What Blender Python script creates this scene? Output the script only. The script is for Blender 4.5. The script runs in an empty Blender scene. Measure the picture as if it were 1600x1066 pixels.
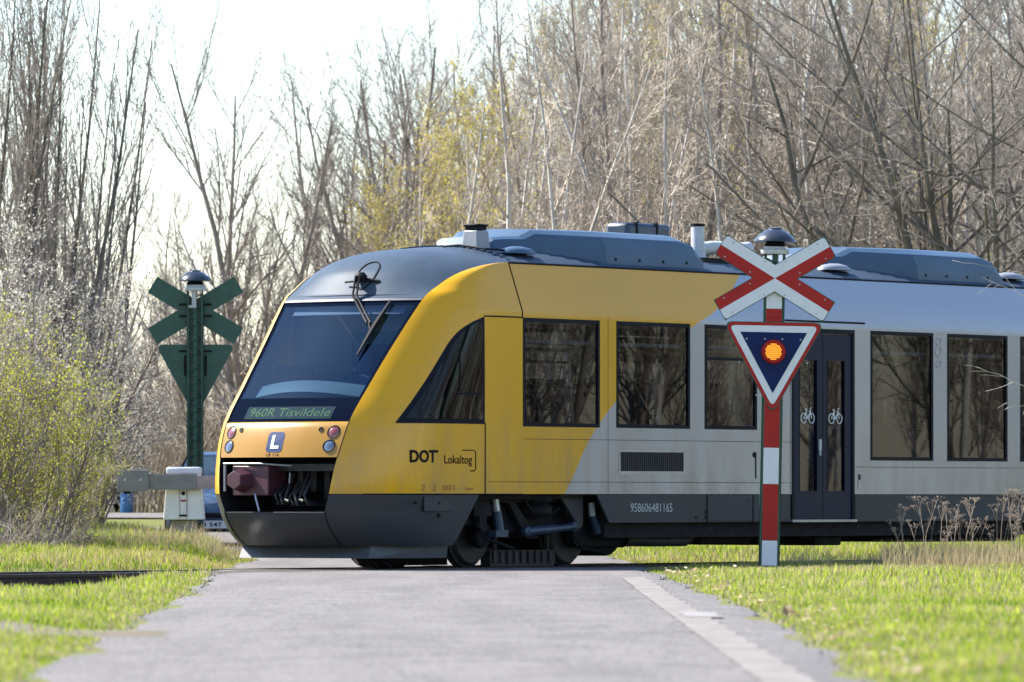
import bpy, math, random
import numpy as np
from mathutils import Vector
SC = bpy.context.scene
COL = SC.collection
R = math.radians

# ------------------------------------------------------------------ camera, sky, sun, exposure
F, HC, HZ = 10300.0, 0.815, 778.0            # focal length in photo pixels, eye height, horizon row
cam_d = bpy.data.cameras.new('camera')
cam = bpy.data.objects.new('camera', cam_d); COL.objects.link(cam)
cam.location = (0, 0, HC); cam.rotation_euler = (R(90), 0, 0)
cam_d.sensor_width = 36.0; cam_d.lens = F / 1600 * 36
cam_d.shift_y = (HZ - 533) / 1600
cam_d.clip_start = 1.0; cam_d.clip_end = 3000
cam_d.dof.use_dof = True; cam_d.dof.focus_distance = 75.6; cam_d.dof.aperture_fstop = 4.4
SC.camera = cam
SUN_DIR = Vector((-1.0, 0.45, 1.10)).normalized()
el = math.asin(SUN_DIR.z); az = math.atan2(SUN_DIR.x, SUN_DIR.y)
W = bpy.data.worlds.new('World'); SC.world = W; W.use_nodes = True
wn = W.node_tree; sky = wn.nodes.new('ShaderNodeTexSky'); sky.sky_type = 'NISHITA'
sky.sun_disc = False; sky.sun_elevation = el; sky.sun_rotation = az % (2 * math.pi)
sky.air_density = 1.2; sky.dust_density = 0.4; sky.ozone_density = 3.0
bg = wn.nodes['Background']; bg.inputs['Strength'].default_value = 0.10
tnt = wn.nodes.new('ShaderNodeMix'); tnt.data_type = 'RGBA'; tnt.blend_type = 'MULTIPLY'; tnt.inputs[0].default_value = 1
tnt.inputs[7].default_value = (.97, .985, 1.075, 1); wn.links.new(sky.outputs[0], tnt.inputs[6]); wn.links.new(tnt.outputs[2], bg.inputs['Color'])
sd = bpy.data.lights.new('sun', 'SUN'); sd.energy = 5.0; sd.angle = R(0.53); sd.color = (1, .95, .87)
so = bpy.data.objects.new('sun', sd); COL.objects.link(so)
so.rotation_euler = SUN_DIR.to_track_quat('Z', 'Y').to_euler()
vs = SC.view_settings; vs.view_transform = 'Standard'; vs.look = 'None'; vs.exposure = 1.6; vs.gamma = 1
SC.cycles.max_bounces = 8; SC.cycles.transparent_max_bounces = 16
SC.cycles.caustics_reflective = False; SC.cycles.caustics_refractive = False
SC.cycles.sample_clamp_indirect = 6

# ------------------------------------------------------------------ helpers
class MB:
    """collects shapes into one mesh"""
    def __init__(s): s.v = []; s.f = []; s.m = []; s.n = 0
    def add(s, v, f, m=0):
        b = s.n; s.v.extend([tuple(map(float, p)) for p in v]); s.n += len(v)
        for q in f: s.f.append(tuple(b + i for i in q)); s.m.append(m)
        return s
    def box(s, a, b, m=0):
        (x0, y0, z0), (x1, y1, z1) = a, b
        x0, x1 = min(x0, x1), max(x0, x1); y0, y1 = min(y0, y1), max(y0, y1); z0, z1 = min(z0, z1), max(z0, z1)
        v = [(x0,y0,z0),(x1,y0,z0),(x1,y1,z0),(x0,y1,z0),(x0,y0,z1),(x1,y0,z1),(x1,y1,z1),(x0,y1,z1)]
        return s.add(v, [(0,3,2,1),(4,5,6,7),(0,1,5,4),(1,2,6,5),(2,3,7,6),(3,0,4,7)], m)
    def tube(s, pts, r, n=8, m=0, cap=True):
        pts = [Vector(p) for p in pts]; k = len(pts)
        rr = [r] * k if not hasattr(r, '__len__') else r
        v = []; prev = None
        for i, p in enumerate(pts):
            t = (pts[min(i+1, k-1)] - pts[max(i-1, 0)])
            t = t.normalized() if t.length > 1e-9 else Vector((0,0,1))
            if prev is None:
                prev = t.orthogonal().normalized()
            a = (prev - t * prev.dot(t)); a = a.normalized() if a.length > 1e-6 else t.orthogonal().normalized()
            prev = a; b = t.cross(a)
            for j in range(n):
                w = 2 * math.pi * j / n
                v.append(p + (a * math.cos(w) + b * math.sin(w)) * rr[i])
        f = [(i*n+j, i*n+(j+1) % n, (i+1)*n+(j+1) % n, (i+1)*n+j) for i in range(k-1) for j in range(n)]
        if cap: f += [tuple(range(n-1, -1, -1)), tuple((k-1)*n+j for j in range(n))]
        return s.add(v, f, m)
    def lathe(s, prof, c=(0,0,0), axis='z', n=24, m=0):
        """profile of (radius, height) turned about an axis"""
        v = []
        for r, h in prof:
            for j in range(n):
                w = 2*math.pi*j/n; a, b = r*math.cos(w), r*math.sin(w)
                p = {'z': (a, b, h), 'y': (b, h, a), 'x': (h, a, b)}[axis]
                v.append((c[0]+p[0], c[1]+p[1], c[2]+p[2]))
        k = len(prof)
        f = [(i*n+j, i*n+(j+1) % n, (i+1)*n+(j+1) % n, (i+1)*n+j) for i in range(k-1) for j in range(n)]
        f += [tuple(range(n-1, -1, -1)), tuple((k-1)*n+j for j in range(n))]
        return s.add(v, f, m)
    def prism(s, poly, o, u, w, d, m=0):
        """flat outline (2D) in the plane o+u,w pushed by the vector d"""
        o, u, w, d = map(Vector, (o, u, w, d)); n = len(poly)
        v = [o + u*a + w*b for a, b in poly]; v += [p + d for p in v]
        f = [tuple(range(n)), tuple(range(2*n-1, n-1, -1))] + [(i, i+n, (i+1) % n + n, (i+1) % n) for i in range(n)]
        return s.add(v, f, m)
    def grid(s, P, m=0, flip=False, skip=None):
        nr, nc = len(P), len(P[0]); v = [p for r in P for p in r]; f = []
        for i in range(nr-1):
            for j in range(nc-1):
                if skip and skip(i, j): continue
                q = (i*nc+j, i*nc+j+1, (i+1)*nc+j+1, (i+1)*nc+j)
                f.append(q[::-1] if flip else q)
        return s.add(v, f, m)
    def build(s, name, mats, parent=None, smooth=35, bevel=0, loc=None):
        me = bpy.data.meshes.new(name); me.from_pydata(s.v, [], s.f); me.update()
        mats = mats if isinstance(mats, (list, tuple)) else [mats]
        for q in mats: me.materials.append(q)
        if max(s.m, default=0): me.polygons.foreach_set('material_index', s.m)
        if smooth:
            me.polygons.foreach_set('use_smooth', [True]*len(me.polygons)); me.set_sharp_from_angle(angle=R(smooth))
        o = bpy.data.objects.new(name, me); COL.objects.link(o)
        if parent is not None: o.parent = parent
        if loc is not None: o.location = loc
        if bevel:
            b = o.modifiers.new('bevel', 'BEVEL'); b.width = bevel; b.segments = 2; b.limit_method = 'ANGLE'; b.angle_limit = R(40)
        return o

def tag(o, label=None, cat=None, group=None, kind=None):
    if label: o['label'] = label
    if cat: o['category'] = cat
    if group: o['group'] = group
    if kind: o['kind'] = kind
    return o
def thing(name, label, cat, loc=(0,0,0), rz=0, group=None):
    o = bpy.data.objects.new(name, None); COL.objects.link(o); o.location = loc; o.rotation_euler = (0,0,rz)
    o.empty_display_size = .3
    return tag(o, label, cat, group)
def kids(o): return [c for c in bpy.data.objects if c.parent == o]
def dup(o, loc, rz=0, label=None, group=None, scale=None, _par=None):
    c = o.copy(); COL.objects.link(c)
    if _par is None:
        c.location = loc; c.rotation_euler = (0,0,rz)
        if scale is not None: c.scale = scale
        if label: c['label'] = label
        if group: c['group'] = group
    else: c.parent = _par
    for ch in kids(o):
        if ch != c: dup(ch, None, _par=c)
    return c
def at(x, y, D):
    """the world point that photo pixel (x, y) shows at distance D"""
    return Vector(((x-800)/F*D, D, HC+(HZ-y)/F*D))

def text_geo(txt, bold=0.0):
    cu = bpy.data.curves.new('tmp', 'FONT'); cu.body = txt; cu.size = 1; cu.offset = bold; cu.resolution_u = 3
    ob = bpy.data.objects.new('tmp', cu); COL.objects.link(ob)
    bpy.context.view_layer.update()
    ev = ob.evaluated_get(bpy.context.evaluated_depsgraph_get()); me = ev.to_mesh()
    v = np.array([tuple(p.co) for p in me.vertices]); f = [tuple(p.vertices) for p in me.polygons]
    ev.to_mesh_clear(); bpy.data.objects.remove(ob); bpy.data.curves.remove(cu)
    v = v[:, :2]; lo, hi = v.min(0), v.max(0)
    return (v-lo)/(hi-lo), f                        # normalised to 0..1
# ------------------------------------------------------------------ materials
def mat(name, col, rough=.5, metal=0, var=0.0, scale=4, coat=0, bump=0, bscale=60, spec=.5, col2=None, stretch=(1,1,1), coord='Object'):
    m = bpy.data.materials.new(name); m.use_nodes = True; nt = m.node_tree; b = nt.nodes['Principled BSDF']
    b.inputs['Base Color'].default_value = (*col, 1); b.inputs['Roughness'].default_value = rough
    b.inputs['Metallic'].default_value = metal; b.inputs['Coat Weight'].default_value = coat
    b.inputs['Coat Roughness'].default_value = .12; b.inputs['Specular IOR Level'].default_value = spec
    if var or bump or col2:
        tc = nt.nodes.new('ShaderNodeTexCoord'); mp = nt.nodes.new('ShaderNodeMapping')
        mp.inputs['Scale'].default_value = stretch; nt.links.new(tc.outputs[coord], mp.inputs[0])
        n = nt.nodes.new('ShaderNodeTexNoise'); n.inputs['Scale'].default_value = scale
        n.inputs['Detail'].default_value = 6; n.inputs['Roughness'].default_value = .65
        nt.links.new(mp.outputs[0], n.inputs['Vector'])
        if var or col2:
            r = nt.nodes.new('ShaderNodeValToRGB'); r.color_ramp.elements[0].position = .3; r.color_ramp.elements[1].position = .7
            c2 = col2 or tuple(min(1, c*(1+var)) for c in col); c1 = col if col2 else tuple(c*(1-var) for c in col)
            r.color_ramp.elements[0].color = (*c1, 1); r.color_ramp.elements[1].color = (*c2, 1)
            nt.links.new(n.outputs['Fac'], r.inputs[0]); nt.links.new(r.outputs[0], b.inputs['Base Color'])
        if bump:
            n2 = nt.nodes.new('ShaderNodeTexNoise'); n2.inputs['Scale'].default_value = bscale; n2.inputs['Detail'].default_value = 4
            nt.links.new(mp.outputs[0], n2.inputs['Vector'])
            bp = nt.nodes.new('ShaderNodeBump'); bp.inputs['Strength'].default_value = bump; bp.inputs['Distance'].default_value = .02
            nt.links.new(n2.outputs['Fac'], bp.inputs['Height']); nt.links.new(bp.outputs[0], b.inputs['Normal'])
    return m
def glass(name, tint, gloss=1.0, rough=.02, ior=1.6):
    m = bpy.data.materials.new(name); m.use_nodes = True; nt = m.node_tree; nt.nodes.clear()
    o = nt.nodes.new('ShaderNodeOutputMaterial'); mx = nt.nodes.new('ShaderNodeMixShader')
    t = nt.nodes.new('ShaderNodeBsdfTransparent'); t.inputs[0].default_value = (*tint, 1)
    g = nt.nodes.new('ShaderNodeBsdfGlossy'); g.inputs['Color'].default_value = (*gloss, 1) if hasattr(gloss, '__len__') else (gloss, gloss, gloss, 1); g.inputs['Roughness'].default_value = rough
    # Schlick reflectance that is the same from either side of the pane
    ge = nt.nodes.new('ShaderNodeNewGeometry'); dt = nt.nodes.new('ShaderNodeVectorMath'); dt.operation = 'DOT_PRODUCT'
    nt.links.new(ge.outputs['Normal'], dt.inputs[0]); nt.links.new(ge.outputs['Incoming'], dt.inputs[1])
    def mth(op, a, b):
        q = nt.nodes.new('ShaderNodeMath'); q.operation = op
        for i, v in enumerate((a, b)):
            if v is None: continue
            if hasattr(v, 'is_output'): nt.links.new(v, q.inputs[i])
            else: q.inputs[i].default_value = v
        return q.outputs[0]
    f0 = ((ior-1)/(ior+1))**2
    fr = mth('ADD', mth('MULTIPLY', mth('POWER', mth('SUBTRACT', 1.0, mth('ABSOLUTE', dt.outputs['Value'], None)), 5.0), 1-f0), f0)
    nt.links.new(fr, mx.inputs[0]); nt.links.new(t.outputs[0], mx.inputs[1]); nt.links.new(g.outputs[0], mx.inputs[2])
    nt.links.new(mx.outputs[0], o.inputs[0]); return m
def leafmat(name, col, col2, attr=True, trans=.45, rough=.6, scale=1.5):
    """thin leaf or blade: diffuse with light coming through, colour varies from plant to plant"""
    m = bpy.data.materials.new(name); m.use_nodes = True; nt = m.node_tree; nt.nodes.clear()
    o = nt.nodes.new('ShaderNodeOutputMaterial'); mx = nt.nodes.new('ShaderNodeMixShader'); mx.inputs[0].default_value = trans
    d = nt.nodes.new('ShaderNodeBsdfDiffuse'); t = nt.nodes.new('ShaderNodeBsdfTranslucent')
    r = nt.nodes.new('ShaderNodeValToRGB'); r.color_ramp.elements[0].color = (*col, 1); r.color_ramp.elements[1].color = (*col2, 1)
    if attr:
        a = nt.nodes.new('ShaderNodeAttribute'); a.attribute_name = 'tint'; nt.links.new(a.outputs['Fac'], r.inputs[0])
    else:
        n = nt.nodes.new('ShaderNodeTexNoise'); n.inputs['Scale'].default_value = scale
        tc = nt.nodes.new('ShaderNodeTexCoord'); nt.links.new(tc.outputs['Object'], n.inputs['Vector'])
        r.color_ramp.elements[0].position = .35; r.color_ramp.elements[1].position = .65
        nt.links.new(n.outputs['Fac'], r.inputs[0])
    for s in (d, t): nt.links.new(r.outputs[0], s.inputs[0])
    nt.links.new(d.outputs[0], mx.inputs[1]); nt.links.new(t.outputs[0], mx.inputs[2]); nt.links.new(mx.outputs[0], o.inputs[0])
    return m
def emit(name, col, s):
    m = bpy.data.materials.new(name); m.use_nodes = True; b = m.node_tree.nodes['Principled BSDF']
    b.inputs['Base Color'].default_value = (*col, 1); b.inputs['Emission Color'].default_value = (*col, 1); b.inputs['Emission Strength'].default_value = s; b.inputs['Specular IOR Level'].default_value = 0
    return m
M = {}
M['black'] = mat('black_rubber', (.008,.008,.010), .6, spec=.12)
M['frame'] = mat('window_frame', (.006,.008,.015), .5, var=.2, scale=3, spec=.08)
M['dark'] = mat('dark_underframe', (.012,.012,.015), .75, spec=.2, var=.5, scale=6, bump=.3)
M['iron'] = mat('oily_iron', (.028,.026,.026), .6, .3, var=.5, scale=9, bump=.2)
M['steel'] = mat('bright_steel', (.5,.5,.5), .3, 1)
M['damper'] = mat('blue_grey_damper', (.03,.05,.085), .45, .3, var=.2, scale=10)
M['skirt'] = mat('skirt_grey', (.030,.037,.050), .48, scale=1.6, stretch=(1,1,.4), col2=(.046,.044,.044), spec=.2)
M['roof'] = mat('roof_blue_grey', (.05,.07,.098), .45, var=.15, scale=2, spec=.05)
M['fairing'] = mat('fairing_blue_grey', (.05,.09,.145), .40, var=.16, scale=1.5, spec=.25, stretch=(.4,1,1))
M['paleroof'] = mat('pale_grey_box', (.20,.21,.23), .4, var=.1, scale=3)
M['darkroof'] = mat('dark_roof_box', (.02,.035,.06), .45, var=.2, scale=3)
M['door'] = mat('door_dark_blue', (.005,.011,.036), .3, var=.2, scale=2, spec=.10)
M['inner'] = mat('interior_panel', (.16,.165,.17), .6)
M['ceil'] = mat('interior_ceiling', (.6,.6,.6), .6)
M['seat'] = mat('seat_fabric', (.025,.045,.1), .9, var=.3, scale=8)
M['floor'] = mat('interior_floor', (.08,.08,.09), .7)
M['dash'] = mat('dashboard', (.085,.11,.12), .6, spec=.1)
M['glass'] = glass('side_glass', (.24,.26,.28), .9, .012, 1.42)
M['wglass'] = glass('windscreen_glass', (.52,.66,.76), (.26,.42,.60), .012, 1.9)
M['cabglass'] = glass('cab_glass', (.03,.03,.04), .85, .012, 1.36)
M['frit'] = mat('windscreen_black_edge', (.004,.007,.016), .2, spec=.0)
M['maroon'] = mat('coupler_maroon', (.06,.016,.024), .5, var=.25, scale=8)
M['white'] = mat('white_paint', (.78,.78,.77), .4, var=.05, scale=6)
M['decal'] = mat('decal_black', (.008,.008,.008), .6, spec=.08)
M['decalgrey'] = mat('decal_grey', (.42,.44,.46), .5)
M['decalrust'] = mat('decal_faded', (.30,.12,.04), .6)
M['logoblue'] = mat('logo_blue', (.012,.03,.10), .5, spec=.15)
M['display'] = mat('display_panel', (.022,.036,.046), .5, spec=0)
M['displaytext'] = emit('display_letters', (.055,.095,.06), .12)
M['redlens'] = mat('red_lens', (.16,.03,.035), .2, coat=.6)
M['clearlens'] = mat('clear_lens', (.12,.15,.2), .12, .5, coat=.6)
M['signred'] = mat('sign_red', (.34,.014,.011), .4, spec=.2, var=.1, scale=5)
M['signwhite'] = mat('sign_white', (.60,.60,.62), .35, var=.06, scale=7)
M['signblue'] = mat('sign_blue', (.004,.014,.075), .35, spec=.12, var=.1, scale=5)
M['green'] = mat('mast_green', (.008,.062,.038), .42, var=.25, scale=9)
M['blackbell'] = mat('bell_hood', (.02,.026,.034), .25, coat=.3)
M['bellgrey'] = mat('bell_grey', (.42,.43,.44), .5, var=.15, scale=12)
M['galv'] = mat('galvanised', (.32,.33,.35), .4, .7, var=.15, scale=9)
M['lamp'] = emit('amber_lamp', (.9,.09,.003), .26)
M['lampdot'] = emit('amber_dots', (1.0,.40,.03), .75)

def livery():
    m = bpy.data.materials.new('train_livery'); m.use_nodes = True; nt = m.node_tree; N = nt.nodes; L = nt.links; b = N['Principled BSDF']
    tc = N.new('ShaderNodeTexCoord'); sp = N.new('ShaderNodeSeparateXYZ'); L.new(tc.outputs['Object'], sp.inputs[0])
    mr = N.new('ShaderNodeMapRange'); mr.inputs[1].default_value = .86; mr.inputs[2].default_value = 3.56
    L.new(sp.outputs['Z'], mr.inputs[0])
    fc = N.new('ShaderNodeFloatCurve'); cv = fc.mapping.curves[0]
    pts = [(.86,3.754),(1.063,3.923),(1.555,4.315),(1.937,4.776),(2.45,5.5),(2.923,6.53),(3.072,6.944),(3.56,7.75)]
    for i, (z, s) in enumerate(pts):
        p = ((z-.86)/2.7, s/10)
        if i == 0: cv.points[0].location = p
        elif i == len(pts)-1: cv.points[-1].location = p
        else: cv.points.new(*p)
    fc.mapping.update(); L.new(mr.outputs[0], fc.inputs['Value'])
    sb = N.new('ShaderNodeMath'); sb.operation = 'MULTIPLY'; sb.inputs[1].default_value = 10; L.new(fc.outputs[0], sb.inputs[0])
    gt = N.new('ShaderNodeMath'); gt.operation = 'GREATER_THAN'; L.new(sp.outputs['X'], gt.inputs[0]); L.new(sb.outputs[0], gt.inputs[1])
    mx = N.new('ShaderNodeMix'); mx.data_type = 'RGBA'; L.new(gt.outputs[0], mx.inputs[0])
    mx.inputs[6].default_value = (.63,.310,.001,1); mx.inputs[7].default_value = (.31,.335,.385,1)
    # road dirt: vertical streaks, thicker low down beside the bogie, where spray reaches
    mp = N.new('ShaderNodeMapping'); mp.inputs['Scale'].default_value = (2.2,2.2,.5); L.new(tc.outputs['Object'], mp.inputs[0])
    n = N.new('ShaderNodeTexNoise'); n.inputs['Scale'].default_value = 1.6; n.inputs['Detail'].default_value = 7; n.inputs['Roughness'].default_value = .6
    L.new(mp.outputs[0], n.inputs['Vector'])
    lo = N.new('ShaderNodeMapRange'); lo.inputs[1].default_value = 2.0; lo.inputs[2].default_value = .9; lo.inputs[3].default_value = .10; lo.inputs[4].default_value = 1.0
    L.new(sp.outputs['Z'], lo.inputs[0])
    dn = N.new('ShaderNodeMapRange'); dn.inputs[1].default_value = .38; dn.inputs[2].default_value = .75; dn.inputs[4].default_value = .55
    L.new(n.outputs['Fac'], dn.inputs[0])
    mu = N.new('ShaderNodeMath'); mu.operation = 'MULTIPLY'; L.new(lo.outputs[0], mu.inputs[0]); L.new(dn.outputs[0], mu.inputs[1])
    # fine horizontal brush marks from the washing plant
    mp2 = N.new('ShaderNodeMapping'); mp2.inputs['Scale'].default_value = (.6,.6,45); L.new(tc.outputs['Object'], mp2.inputs[0])
    n2 = N.new('ShaderNodeTexNoise'); n2.inputs['Scale'].default_value = 1.0; n2.inputs['Detail'].default_value = 3; L.new(mp2.outputs[0], n2.inputs['Vector'])
    d2 = N.new('ShaderNodeMapRange'); d2.inputs[1].default_value = .5; d2.inputs[2].default_value = .8; d2.inputs[4].default_value = .10; L.new(n2.outputs['Fac'], d2.inputs[0])
    ad = N.new('ShaderNodeMath'); ad.operation = 'ADD'; ad.use_clamp = True; L.new(mu.outputs[0], ad.inputs[0]); L.new(d2.outputs[0], ad.inputs[1])
    mx2 = N.new('ShaderNodeMix'); mx2.data_type = 'RGBA'; L.new(ad.outputs[0], mx2.inputs[0]); L.new(mx.outputs[2], mx2.inputs[6])
    mx2.inputs[7].default_value = (.20,.155,.10,1)
    L.new(mx2.outputs[2], b.inputs['Base Color'])
    rr = N.new('ShaderNodeMapRange'); rr.inputs[3].default_value = .20; rr.inputs[4].default_value = .42; L.new(ad.outputs[0], rr.inputs[0]); L.new(rr.outputs[0], b.inputs['Roughness'])
    b.inputs['Coat Weight'].default_value = .14; b.inputs['Coat Roughness'].default_value = .1; b.inputs['Specular IOR Level'].default_value = .34
    me_ = N.new('ShaderNodeMath'); me_.operation = 'MULTIPLY'; me_.inputs[1].default_value = .35; L.new(gt.outputs[0], me_.inputs[0]); L.new(me_.outputs[0], b.inputs['Metallic'])
    return m
M['livery'] = livery()
M['yellow'] = mat('train_yellow', (.33,.17,.004), .26, coat=.15, scale=2.2, col2=(.28,.135,.008), spec=.5)
# ------------------------------------------------------------------ railcar (local x = along the track, y = -side towards the road, z up from rail top)
TA = R(54.2); TO = Vector((-2.6957, 75.0426, 0)); TU = Vector((math.cos(TA), math.sin(TA), 0)); TN = Vector((math.sin(TA), -math.cos(TA), 0))
def tw(s, t, z=0): return TO + TU*s + TN*t + Vector((0,0,z))
SZ = [.24,.30,.40,.52,.655,.76,.859,1.05,1.274,1.457,1.677,2.12,2.418,2.717,2.95,3.155,3.245,3.345,3.423,3.48,3.52,3.543,3.555]
SS = [.40,.30,.17,.06,-.012,-.022,-.024,.0,.058,.123,.23,.595,.854,1.12,1.33,1.535,1.70,1.89,2.087,2.296,2.50,2.70,2.86]
ST = [.70,.703,.708,.712,.72,.755,.788,.815,.844,.867,.88,.905,.926,.955,.983,1.012,1.028,1.055,1.09,1.125,1.155,1.172,1.18]
def smooth_interp(xs, ys):
    xs = np.array(xs); ys = np.array(ys); h = np.diff(xs); d = np.diff(ys)/h
    m = np.zeros(len(xs)); m[0] = d[0]; m[-1] = d[-1]
    for i in range(1, len(xs)-1):
        m[i] = 0 if d[i-1]*d[i] <= 0 else 2*d[i-1]*d[i]/(d[i-1]+d[i])
    def g(x):
        x = min(max(x, xs[0]), xs[-1]); i = min(max(int(np.searchsorted(xs, x))-1, 0), len(h)-1)
        t = (x-xs[i])/h[i]
        return float((2*t**3-3*t*t+1)*ys[i]+(t**3-2*t*t+t)*h[i]*m[i]+(-2*t**3+3*t*t)*ys[i+1]+(t**3-t*t)*h[i]*m[i+1])
    return g
seam_s, seam_t = smooth_interp(SZ, SS), smooth_interp(SZ, ST)
def half(z):
    if z > 2.98: return 1.375-(z-2.98)/(3.555-2.98)*.195
    if z < .86: return 1.375-(.86-z)*.06
    return 1.375
S1 = 2.90
def side_t(s, z):                               # half width of the cab side at (s, z)
    sc, tc, w = seam_s(z), seam_t(z), half(z)
    if s >= S1: return w
    u = min(max((s-sc)/max(S1-sc, 1e-4), 0), 1); k = min(max(1.3*(S1-sc)/max(w-tc, .02), 2), 8)
    return w-(w-tc)*(1-u)**k
def front_s(t, z): return seam_s(z)-.16*(seam_t(z)**2-t*t)
dome_mid = smooth_interp([1.37,1.6,1.9,2.3,2.8,3.4], [3.155,3.46,3.63,3.705,3.745,3.765])
def P(s, t, z): return (s, -t, z)
def proj(s, t, z):
    w = tw(s, t, z); return 800+F*w.x/w.y, HZ-(z-HC)*F/w.y
def front_at(x, y):                             # (t, z) on the front face shown at a photo pixel
    t, z = (x-440)/110, HC+(HZ-y)/137
    for _ in range(40):
        a, b = proj(front_s(t, z), t, z); t += (x-a)/160; z += (b-y)/-170*-1 if False else (b-y)/170
    return t, z
def side_at(x, y):                              # (s, z) on the cab side
    s, z = (x-583)/80, HC+(HZ-y)/136
    for _ in range(60):
        a, b = proj(s, side_t(s, z), z); s += (x-a)/140; z += (b-y)/170
    return s, z

train = thing('railcar', 'yellow and silver grey railcar with dark roof crossing the road', 'train', TO, TA)
LEN = 20.4
ROOF_Z0 = 3.555
def roof_z(t): return ROOF_Z0+.21*(1-(abs(t)/1.18)**2.3)

# --- nose: side cheeks from windscreen edge to the first saloon window, both sides, one mesh with the flat sides
zr = sorted(set([.86,.90,1.0,1.15,1.274,1.284,1.45,1.645,1.677] + list(np.linspace(1.75,2.85,18)) + [2.91,2.975,2.985] + list(np.linspace(3.03,3.45,16)) + [3.48,3.50,3.515,3.53,3.543,3.55,3.555]))
SW = [(2.918,4.472,1.645),(4.816,6.366,1.645),(6.681,7.82,1.645),(10.385,11.86,1.284),(12.197,13.662,1.284),(13.98,15.44,1.284),(15.8,17.26,1.284)]
DOORS = (8.592, 10.015)
body = MB()
for sg in (1, -1):
    rows = []
    for z in zr:
        sc = seam_s(z); rows.append([P(sc+(S1-sc)*u, sg*side_t(sc+(S1-sc)*u, z), z) for u in np.linspace(0,1,26)**1.7])
    body.grid(rows, 0, flip=(sg < 0))
    cols = sorted(set([S1, 2.918]+[a for w in SW for a in w[:2]]+list(DOORS)+[LEN]))
    zz = [.86,1.284,1.645,2.91,2.98,3.25,3.555]
    def hole(i, j):
        z0, z1, s0, s1 = zz[i], zz[i+1], cols[j], cols[j+1]
        if abs(s0-DOORS[0]) < 1e-6 and z1 < 2.92: return True
        return any(abs(s0-w[0]) < 1e-6 and z0 >= w[2]-1e-6 and z1 < 2.92 for w in SW)
    body.grid([[P(s, sg*half(z), z) for s in cols] for z in zz], 0, flip=(sg < 0), skip=hole)
body.grid([[P(LEN, t, z) for t in (-half(z), half(z))] for z in (.86, 2.98, 3.555)], 0)
body.build('body_shell', M['livery'], train, smooth=28)
# --- yellow nose panel between the headlamps
fp = MB()
def front_rows(z0, z1, n, m=25, off=0.0, tf=1.0): return [[P(front_s(t, z)-off, t, z) for t in np.linspace(-seam_t(z)*tf, seam_t(z)*tf, m)] for z in np.linspace(z0, z1, n)]
rows = front_rows(1.276, 1.668, 8, tf=.992)
rows.append([P(front_s(t, 1.68)+.012, t, 1.680) for t in np.linspace(-seam_t(1.68)*.99, seam_t(1.68)*.99, 25)])
rows.append([P(front_s(t, 1.68)+.05, t, 1.684) for t in np.linspace(-seam_t(1.68)*.99, seam_t(1.68)*.99, 25)])
rows.insert(0, [P(x+.05, y, z-.004) for x, y, z in [(p[0], p[1], p[2]) for p in rows[0]]])
fp.grid(rows, 0, flip=True)
nose_panel = fp.build('nose_panel', M['yellow'], train, smooth=40)
# --- front skirt, grey
sk = MB(); sk.grid(front_rows(.27, .648, 8, tf=.992), 0, flip=True)
sk.grid([[P(front_s(t, .648)+d, t, .648+e) for t in np.linspace(-.71,.71,15)] for d, e in ((0,0),(.012,.006),(.16,.008))], 0, flip=True)
fskirt = sk.build('front_skirt', M['skirt'], train)
for sg in (1, -1):
    a = MB(); rows = []
    for z in np.linspace(.27, .853, 14):
        se = 1.62+(z-.27)/.58*.44; sc = seam_s(z)
        rows.append([P(sc+(se-sc)*u, sg*side_t(sc+(se-sc)*u, z), z) for u in np.linspace(0,1,22)**1.6])
    a.grid(rows, 0, flip=(sg < 0))
    a.build('cab_skirt', M['skirt'], train)
# --- coupler pocket behind the opening
pk = MB()
zt, zb, dpt = 1.274, .655, .95
for z in (zt, zb):
    ts = np.linspace(-seam_t(z), seam_t(z), 15)
    pk.grid([[P(front_s(t, z)+.02, t, z) for t in ts], [P(dpt, t, z) for t in ts]], 0)
for sg in (1, -1):
    pk.grid([[P(seam_s(z)+.005, sg*seam_t(z), z), P(dpt, sg*seam_t(z), z)] for z in np.linspace(zb, zt, 8)], 0)
pk.grid([[P(dpt, t, z) for t in (-.86,.86)] for z in (zb, zt)], 0)
pk.build('coupler_pocket', M['dark'], train)
cp = thing('coupler', None, None); cp.parent = train
c = MB(); c.box(P(.0,-.62,.84), P(.34,-.10,1.18)); c.box(P(.30,-.46,.92), P(.9,-.16,1.10))
c.build('coupler_head', M['maroon'], cp, bevel=.012)
c = MB(); hx = [(.15*math.cos(math.pi/6+k*math.pi/3), .15*math.sin(math.pi/6+k*math.pi/3)) for k in range(6)]
v0 = [P(.01, -.46+a, 1.015+b) for a, b in hx]; v1 = [P(-.18, -.46+a*.72, 1.015+b*.72) for a, b in hx]
c.add(v0+v1, [(i,(i+1) % 6,(i+1) % 6+6,i+6) for i in range(6)]+[(6,7,8,9,10,11)])
c.build('coupler_cone', M['maroon'], cp, smooth=0, bevel=.008)
c = MB(); c.tube([P(-.01,-.74,1.205), P(-.03,-.2,1.205), P(.02,.22,1.18)], .010, 6); c.tube([P(-.01,-.72,.89), P(-.01,-.72,1.19)], .018, 6)
c.tube([P(-.02,-.27,.86), P(-.04,-.25,.82), P(-.05,-.19,.66)], .014, 6)
c.tube([P(.03,.18,.98), P(.02,.2,1.1)], .010, 6); c.build('coupler_rods', M['galv'], cp)
c = MB(); rnd = random.Random(4)
for k in range(7):
    t0 = -.1+k*.07; c.tube([P(.3, t0, .95+rnd.random()*.15), P(.06, t0+.05, .86-rnd.random()*.08), P(.02, t0+.12, .72+rnd.random()*.08), P(.5, t0+.2, .70)], .018, 6)
for k in range(5): c.box(P(.35+k*.08,.05+k*.13,.8+rnd.random()*.1), P(.75,.13+k*.13,1.1+rnd.random()*.1))
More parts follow.
